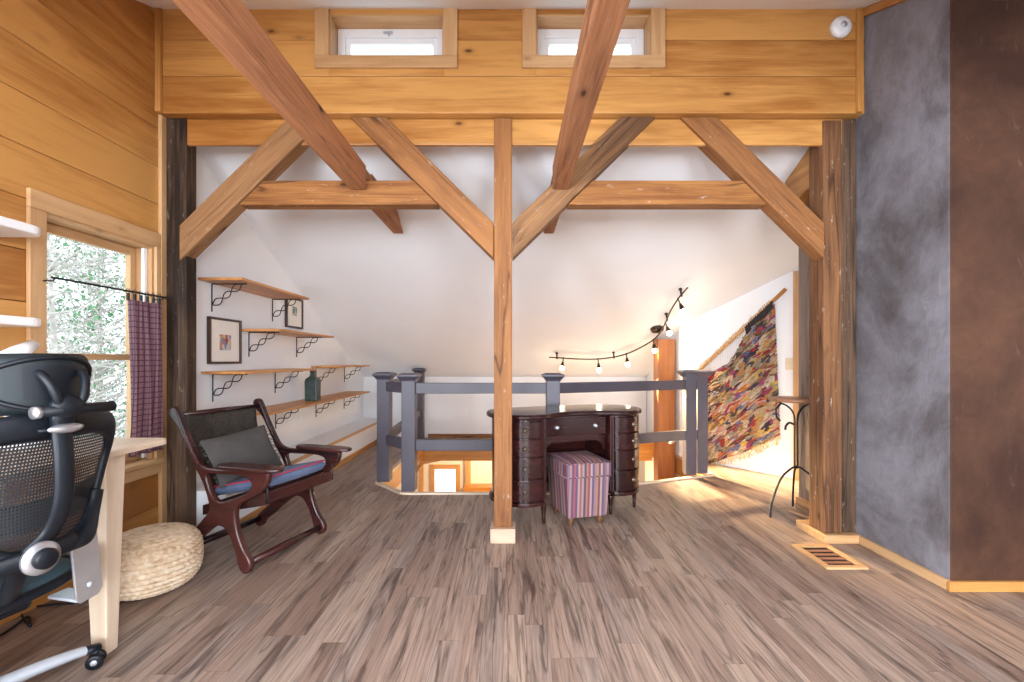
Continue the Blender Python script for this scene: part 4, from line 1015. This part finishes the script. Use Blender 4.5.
# white desk lamp partly behind the headrest
r = empty('desk_lamp', (-2.06, 1.92, .8325), 0, 'white desk lamp mostly hidden behind the office chair headrest', 'lamp')
m = MB(); m.lathe([(.0001, 0), (.07, 0), (.075, .008), (.07, .02), (.014, .026), (.0001, .027)]); m.build('lamp_base', M['shelfwhite'], r)
m = MB(); m.tube([(0, 0, .02), (.0, -.12, .24), (.0, .02, .40)], .01, 8); m.build('lamp_arm', M['shelfwhite'], r)
m = MB(); m.tube([(.0, -.10, .36), (0, -.02, .40), (0, .045, .44)], [(.02, .03), (.022, .034), (.014, .02)], 10); m.build('lamp_shade', M['shelfwhite'], r)

# curtain rod and curtain
m0 = MB(); m0.tube([(-2.225, 2.20, 1.60), (-2.225, 2.93, 1.60)], .006, 8); m0.sphere((-2.225, 2.935, 1.60), .011); 
for y in (2.21, 2.90): m0.tube([(-2.276, y, 1.585), (-2.225, y, 1.585), (-2.225, y, 1.594)], .004, 6)
tag(m0.build('curtain_rod', M['iron'], origin=(-2.225, 2.5, 1.6)), 'thin black curtain rod across the pine window', 'curtain rod')
r = empty('cafe_curtain', (-2.225, 2.75, .64), 0, 'plum plaid curtain gathered at the right of the pine window', 'curtain')
def cur(u, v):
    y = -.125 + .25 * u + .01 * math.sin(v * 3); x = .022 * math.sin(u * 2 * PI * 4.5 + .8 * math.sin(v * 2)) + .012 * math.sin(u * 17 + v * 2); return Vector((x + .012, y, .91 * v))
m = MB(); m.grid(cur, 90, 24, gr=lambda u, v: (u * .75, v * .93, 0)); m.build('curtain_cloth', M['curtain'], r, solid=.002)
for i in range(6):
    m = MB(); y = -.115 + .046 * i; m.tube([(.0 + .013 * math.cos(q), y, .96 + .013 * math.sin(q)) for q in [2 * PI * k / 12 for k in range(12)]], .002, 5, closed=True); m.box(-.004, .008, y - .006, y + .006, .905, .948); m.build('clip_ring', M['iron'], r)

# ------------------------------------------------------------------ office chair (local +x = forward; turned to face the window wall)
OC = empty('office_chair', (-1.765, 1.475, 0), PI - math.radians(12), 'black mesh office chair with headrest and silver base at the left edge', 'office chair')
def bk(y, z, off=0): return Vector((-.335 - .10 * (z - .6) + .42 * (y * y) * 3.4 + .05 * math.cos((z - .78) * 6) - off, y, z))
rg = catmull([(0, 1.0, 0), (.13, .995, 0), (.215, .965, 0), (.245, .90, 0), (.225, .80, 0), (.185, .70, 0), (.12, .63, 0), (0, .605, 0), (-.12, .63, 0), (-.185, .70, 0), (-.225, .80, 0), (-.245, .90, 0), (-.215, .965, 0), (-.13, .995, 0)], 5, True)
m = MB(); rad = [(.014, .018 + .024 * min(1, max(0, (p.y - .86) / .1))) for p in rg]; m.tube([bk(p.x, p.y) for p in rg], rad, 10, closed=True, flat=(1, 0, 0)); m.build('back_frame', M['black'], OC)
cen = (0, .80)
def mesh_pt(u, v):
    i = u * len(rg); a = rg[int(i) % len(rg)]; y = cen[0] + (a.x - cen[0]) * v * .97; z = cen[1] + (a.y - cen[1]) * v * .97; return y, z
m = MB(); m.grid(lambda u, v: bk(*mesh_pt(u, v)), 70, 8, gr=lambda u, v: (mesh_pt(u, v)[0] + 1, mesh_pt(u, v)[1], 0)); m.build('back_mesh', M['backmesh'], OC, normals=False)
m = MB(); m.grid(lambda u, v: bk(-.215 + .43 * u, .70 + .09 * v - .03 * math.cos((u - .5) * 3), -.02), 20, 5, gr=lambda u, v: (u * .4, v * .09, 0)); m.build('lumbar_pad', M['black'], OC, solid=.015)
sp = catmull([(-.385, 0, 1.05), (-.395, 0, .98), (-.405, 0, .88), (-.40, .0, .77), (-.37, .01, .68), (-.335, .06, .60), (-.22, .03, .46), (-.08, 0, .38)], 6)
m = MB(); m.tube(sp, [(.014, .027)] * len(sp), 10, flat=(1, 0, 0)); m.build('spine', M['black'], OC)
for s in (1, -1):
    m = MB(); pt = catmull([bk(s * .20, .74, .012), bk(s * .17, .68, .02), Vector((-.355, s * .10, .625)), Vector((-.36, s * .05, .615))], 6); m.tube(pt, [(.012, .022)] * len(pt), 8, flat=(1, 0, 0)); m.build('back_fork', M['black'], OC)
m = MB(); pt = catmull([(-.20, .27, .59), (-.31, .19, .60), (-.372, .08, .615), (-.375, .04, .618), (-.36, -.06, .62)], 6); m.tube(pt, [(.014, .028)] * len(pt), 8, flat=(1, 0, 0)); m.build('tilt_band', M['black'], OC)
RY = Matrix.Rotation(-PI / 2, 3, 'Y')
m = MB(); m.lathe([(.048, 0), (.048, .012), (.03, .018)], (-.385, .05, .615), 24, rot=RY); pv = m.build('pivot_ring', M['silver'], OC)
m = MB(); m.lathe([(.03, .014), (.03, .032), (.024, .038), (.0001, .039)], (-.385, .05, .615), 20, rot=RY); m.build('pivot_knob', M['black'], pv)
m = MB(); m.sphere((-.412, 0, .992), .03, 14, 8, .5, 1.6, .5); m.build('spine_badge', M['silver'], OC)
m = MB(); m.tube([(-.395, 0, .995), (-.395, .0, .985)], [(.022, .062), (.02, .06)], 16, flat=(1, 0, 0)); m.build('spine_collar', M['black'], OC)
# headrest
def hr(u, v, s):
    a, b = 2 * u - 1, 2 * v - 1; e = (1 - abs(a) ** 8) ** .5 * (1 - abs(b) ** 6) ** .5; wy = .165 * (1 - .10 * (1 - v)); zc = 1.128
    y = a * wy; z = zc + b * .092 * (1 - .10 * a ** 4)
    return Vector((-.36 + .09 * a * a * 1.2 + s * .028 * e, y, z))
m = MB(); m.grid(lambda u, v: hr(u, v, 1), 24, 12); m.grid(lambda u, v: hr(u, v, -1), 24, 12); hd = m.build('headrest', M['headpad'], OC)
m = MB(); m.tube([hr(.5 + .47 * math.cos(q), .5 + .44 * math.sin(q), -1) + Vector((-.004, 0, 0)) for q in [2 * PI * k / 40 for k in range(40)]], .007, 6, closed=True); m.build('headrest_rim', M['black'], hd)
m = MB()
for s in (1, -1):
    pt = catmull([(-.385, s * .055, 1.165), (-.415, s * .05, 1.14), (-.43, s * .035, 1.09), (-.42, s * .02, 1.045)], 5); m.tube(pt, [.009, .010] + [.012] * (len(pt) - 2), 10)
m.sphere((-.42, 0, 1.06), .04, 14, 8, .7, 1.2, .9); m.tube([(-.40, 0, 1.06), (-.398, 0, .99)], [(.02, .03)] * 2, 10, flat=(1, 0, 0)); m.grid(lambda u, v: hr(.25 + .5 * u, .25 + .55 * v, -1) + Vector((-.008, 0, 0)), 8, 6)
m.build('headrest_yoke', M['black'], hd)
m = MB(); m.tube([(-.425, -.125, 1.048), (-.425, .075, 1.048)], .0165, 14); m.build('headrest_bar', M['black'], hd)
m = MB(); m.tube([(-.425, .075, 1.048), (-.425, .09, 1.048)], .018, 14); m.build('bar_cap', M['silver'], hd)
# seat
def seat(u, v, s):
    a, b = 2 * u - 1, 2 * v - 1; e = (1 - abs(a) ** 5) ** .5 * (1 - abs(b) ** 5) ** .5
    return Vector((.03 + a * .235 * (1 - .05 * b * b), b * .235 * (1 - .04 * a * a), 0.435 + s * .03 * e + .03 * b * b - (.03 * max(0, a) ** 2)))
m = MB(); m.grid(lambda u, v: seat(u, v, 1), 20, 20); m.grid(lambda u, v: seat(u, v, -1), 20, 20); m.build('seat', M['seatmesh'], OC)
m = MB(); m.tube([seat(.5 + .5 * math.copysign(abs(math.cos(q)) ** .4, math.cos(q)), .5 + .5 * math.copysign(abs(math.sin(q)) ** .4, math.sin(q)), 0) for q in [2 * PI * k / 48 for k in range(48)]], .017, 8, closed=True); m.build('seat_rim', M['black'], OC)
m = MB(); m.box(-.11, .13, -.11, .11, .35, .402); m.build('seat_mechanism', M['black'], OC, bevel=.02)
for s in (-1, 1):
    pts = [(s * a, b) for a, b in ((.122, .60), (.132, .607), (.198, .612), (.206, .602), (.226, .385), (.212, .362), (.155, .355), (.142, .375))]
    m = MB(); m.prism(pts, -.245, -.235, 'yz'); br = m.build('arm_bracket', M['silver'], OC, bevel=.003)
    for z in (.41, .57):
        m = MB(); m.sphere((-.246, s * (.183 - (z - .41) * .1), z), .009, 10, 6, .5, 1, 1); m.build('bolt', M['greyplastic'], br)
    m = MB(); m.box(-.234, -.10, min(s * .15, s * .215), max(s * .15, s * .215), .358, .37); m.build('bracket_foot', M['greyplastic'], br, bevel=.004)
m = MB(); m.tube([(0, 0, .09), (0, 0, .36)], .026, 16); m.build('gas_column', M['black'], OC)
m = MB(); m.lathe([(.05, .05), (.055, .07), (.05, .115), (.03, .125)], seg=20); m.build('base_hub', M['greyplastic'], OC)
for k in range(5):
    a = math.radians(258 + 72 * k); d = Vector((math.cos(a), math.sin(a), 0)); m = MB()
    pt = catmull([d * .03 + Vector((0, 0, .10)), d * .15 + Vector((0, 0, .098)), d * .26 + Vector((0, 0, .088)), d * .335 + Vector((0, 0, .074))], 5)
    m.tube(pt, [(.014 + .012 * (1 - i / len(pt)), .026 - .006 * i / len(pt)) for i in range(len(pt))], 10, flat=(0, 0, 1)); arm = m.build('base_arm', M['greyplastic'], OC)
    m = MB(); m.tube([d * .30 + Vector((0, 0, .0815)), d * .345 + Vector((0, 0, .074))], [(.0165, .026), (.013, .022)], 10, flat=(0, 0, 1)); m.build('arm_tip', M['black'], arm)
    c = d * .335; p_ = Vector((-d.y, d.x, 0)); wa = Vector((math.cos(a + .9), math.sin(a + .9), 0))
    cs = MB()
    for s in (-1, 1):
        q = c + wa * s * .017 + Vector((0, 0, .028)); cs.lathe([(.012, -.009), (.026, -.009), (.028, -.004), (.028, .004), (.026, .009), (.012, .009)], q, 18, rot=Vector((0, 0, 1)).rotation_difference(wa).to_matrix())
    cs.tube([c + Vector((0, 0, .03)), c + Vector((0, 0, .066))], .008, 8); ca = cs.build('caster', M['black'], OC)
    m = MB()
    for s in (-1, 1):
        m.lathe([(.011, -.0102), (.011, .0102)], c + wa * s * .017 + Vector((0, 0, .028)), 14, rot=Vector((0, 0, 1)).rotation_difference(wa).to_matrix())
    m.build('caster_cap', M['greyplastic'], ca)
# ------ cable on the floor
m = MB(); cp = [at(*q) for q in ((-20, 648, 546 / 288), (8, 632, 546 / 272), (28, 618, 546 / 258), (30, 628, 546 / 268), (22, 612, 546 / 252), (50, 606, 546 / 246), (78, 604, 546 / 244), (92, 598, 546 / 238))]
for q in cp: q.z = .006
m.tube(catmull(cp, 6), .005, 6); tag(m.build('power_cable', M['black'], origin=cp[2]), 'thin black power cable lying on the floor under the birch desk', 'cable')

# ------------------------------------------------------------------ outdoors beyond the left window
m = MB(); m.box(-40, -2.8, -20, 40, -2.9, -2.8); struct(m.build('ground', M['snow']))
def tree(x, y, h, seed, label, nb, leaves, green):
    rd = random.Random(seed); r = empty('tree', (x, y, -2.8), 0, label, 'tree', 'trees outside the left window'); m = MB(); lf = MB(); tips = []
    top = Vector((rd.uniform(-.3, .3), rd.uniform(-.3, .3), h)); m.tube([(0, 0, 0), top * .5 + Vector((.1, .05, 0)), top], [.07, .045, .012], 6)
    for i in range(nb):
        z = h * (.22 + .75 * rd.random()); a = rd.uniform(0, 2 * PI); l = (1.15 - z / h * .6) * rd.uniform(.5, 1.3); p0 = Vector((0, 0, z)); d = Vector((math.cos(a), math.sin(a), rd.uniform(.1, .8))) * l
        mid = p0 + d * .5 + Vector((0, 0, rd.uniform(-.1, .1))); p1 = p0 + d; m.tube([p0, mid, p1], [.016, .010, .004], 4); tips += [mid, p1]
        for k in range(4):
            q0 = p0 + d * rd.uniform(.3, .95); e = Vector((rd.uniform(-1, 1), rd.uniform(-1, 1), rd.uniform(-.3, .9))) * l * .4; m.tube([q0, q0 + e * .6 + Vector((0, 0, .03)), q0 + e], [.007, .005, .002], 3); tips.append(q0 + e)
    m.build('branches', M['bark'], r)
    for i in range(leaves):
        c = rd.choice(tips) + Vector((rd.gauss(0, .09), rd.gauss(0, .09), rd.gauss(0, .09))); u = Vector((rd.uniform(-1, 1), rd.uniform(-1, 1), rd.uniform(-1, 1))).normalized() * rd.uniform(.015, .04); w = u.orthogonal().normalized() * u.length * .6
        lf.add([c - u, c + w, c + u, c - w], [(0, 1, 2, 3)])
    if leaves: lf.build('foliage', green, r, normals=False)
tree(-5.0, 4.9, 5.6, 1, 'pale bare tree nearest the left window', 90, 250, M['needle'])
tree(-6.2, 6.9, 6.2, 2, 'leafy green tree behind the bare one outside the window', 120, 1500, M['needle'])
tree(-7.6, 7.2, 6.6, 3, 'green tree farthest left beyond the window', 130, 1600, M['needle'])
tree(-5.6, 6.1, 4.4, 4, 'tangled pale shrub low outside the window', 150, 400, M['needle'])
tree(-8.3, 8.9, 7.0, 5, 'tall dense green tree far outside the window', 150, 3800, M['needle'])

# ------------------------------------------------------------------ light
def point(name, loc, e, col, r=.04):
    l = bpy.data.lights.new(name, 'POINT'); l.energy = e; l.color = col; l.shadow_soft_size = r; o = bpy.data.objects.new(name, l); C.objects.link(o); o.location = loc; return o
def spot(name, loc, aim, e, col):
    l = bpy.data.lights.new(name, 'SPOT'); l.energy = e; l.color = col; l.spot_size = math.radians(44); l.spot_blend = .8; l.shadow_soft_size = .025; o = bpy.data.objects.new(name, l); C.objects.link(o); o.location = loc
    o.rotation_euler = (Vector(aim) - Vector(loc)).to_track_quat('-Z', 'Y').to_euler()
for i, b in enumerate(bulbs):
    point('bulb_light', b, .9, (1, .74, .46), .02)
    aim = (2.3, 4.15, 0) if i < 3 else ((2.5, 5.0, .6) if i < 5 else (2.5, 4.3, 0))
    spot('bulb_beam', b, aim, [60, 950, 950, 25, 45, 90][i], (1, .72, .38))
def area(name, loc, e, col, sx, sy, rot):
    l = bpy.data.lights.new(name, 'AREA'); l.energy = e; l.color = col; l.shape = 'RECTANGLE'; l.size = sx; l.size_y = sy; o = bpy.data.objects.new(name, l); C.objects.link(o); o.location = loc; o.rotation_euler = rot; return o
area('added_ceiling_fill', (.6, -.4, 2.44), 36, (1, .92, .82), 1.2, .5, (0, 0, 0))  # unseen fill light added under the ceiling behind the camera
area('added_daylight_back', (-1.2, -3.02, 1.45), 150, (.86, .93, 1), 1.4, 1.5, (PI / 2, 0, 0))  # added fill in the unseen back openings, stands in for daylight
area('added_daylight_back', (1.4, -3.02, 1.45), 150, (.86, .93, 1), 1.4, 1.5, (PI / 2, 0, 0))
area('added_daylight_side', (-2.36, -1.0, 1.25), 170, (.68, .83, 1), 1.35, 1.15, (0, -PI / 2, 0))  # added bluish fill in the unseen left wall opening
point('lower_lamp', (-.3, 7.9, -.45), 45, (1, .66, .32), .08)
point('lower_lamp', (1.5, 6.4, -.9), 40, (1, .7, .38), .08)
W = bpy.data.worlds.new('world'); bpy.context.scene.world = W; W.use_nodes = True; nt = W.node_tree
bg = nt.nodes['Background']; bg.inputs[0].default_value = (.80, .90, 1.0, 1); bg.inputs[1].default_value = 2.2
vs = bpy.context.scene.view_settings; vs.view_transform = 'Standard'; vs.look = 'None'; vs.exposure = 0.62; vs.gamma = 1.0; vs.use_curve_mapping = False
cy = bpy.context.scene.cycles
cy.max_bounces = 10; cy.diffuse_bounces = 6; cy.transparent_max_bounces = 12; cy.use_denoising = True
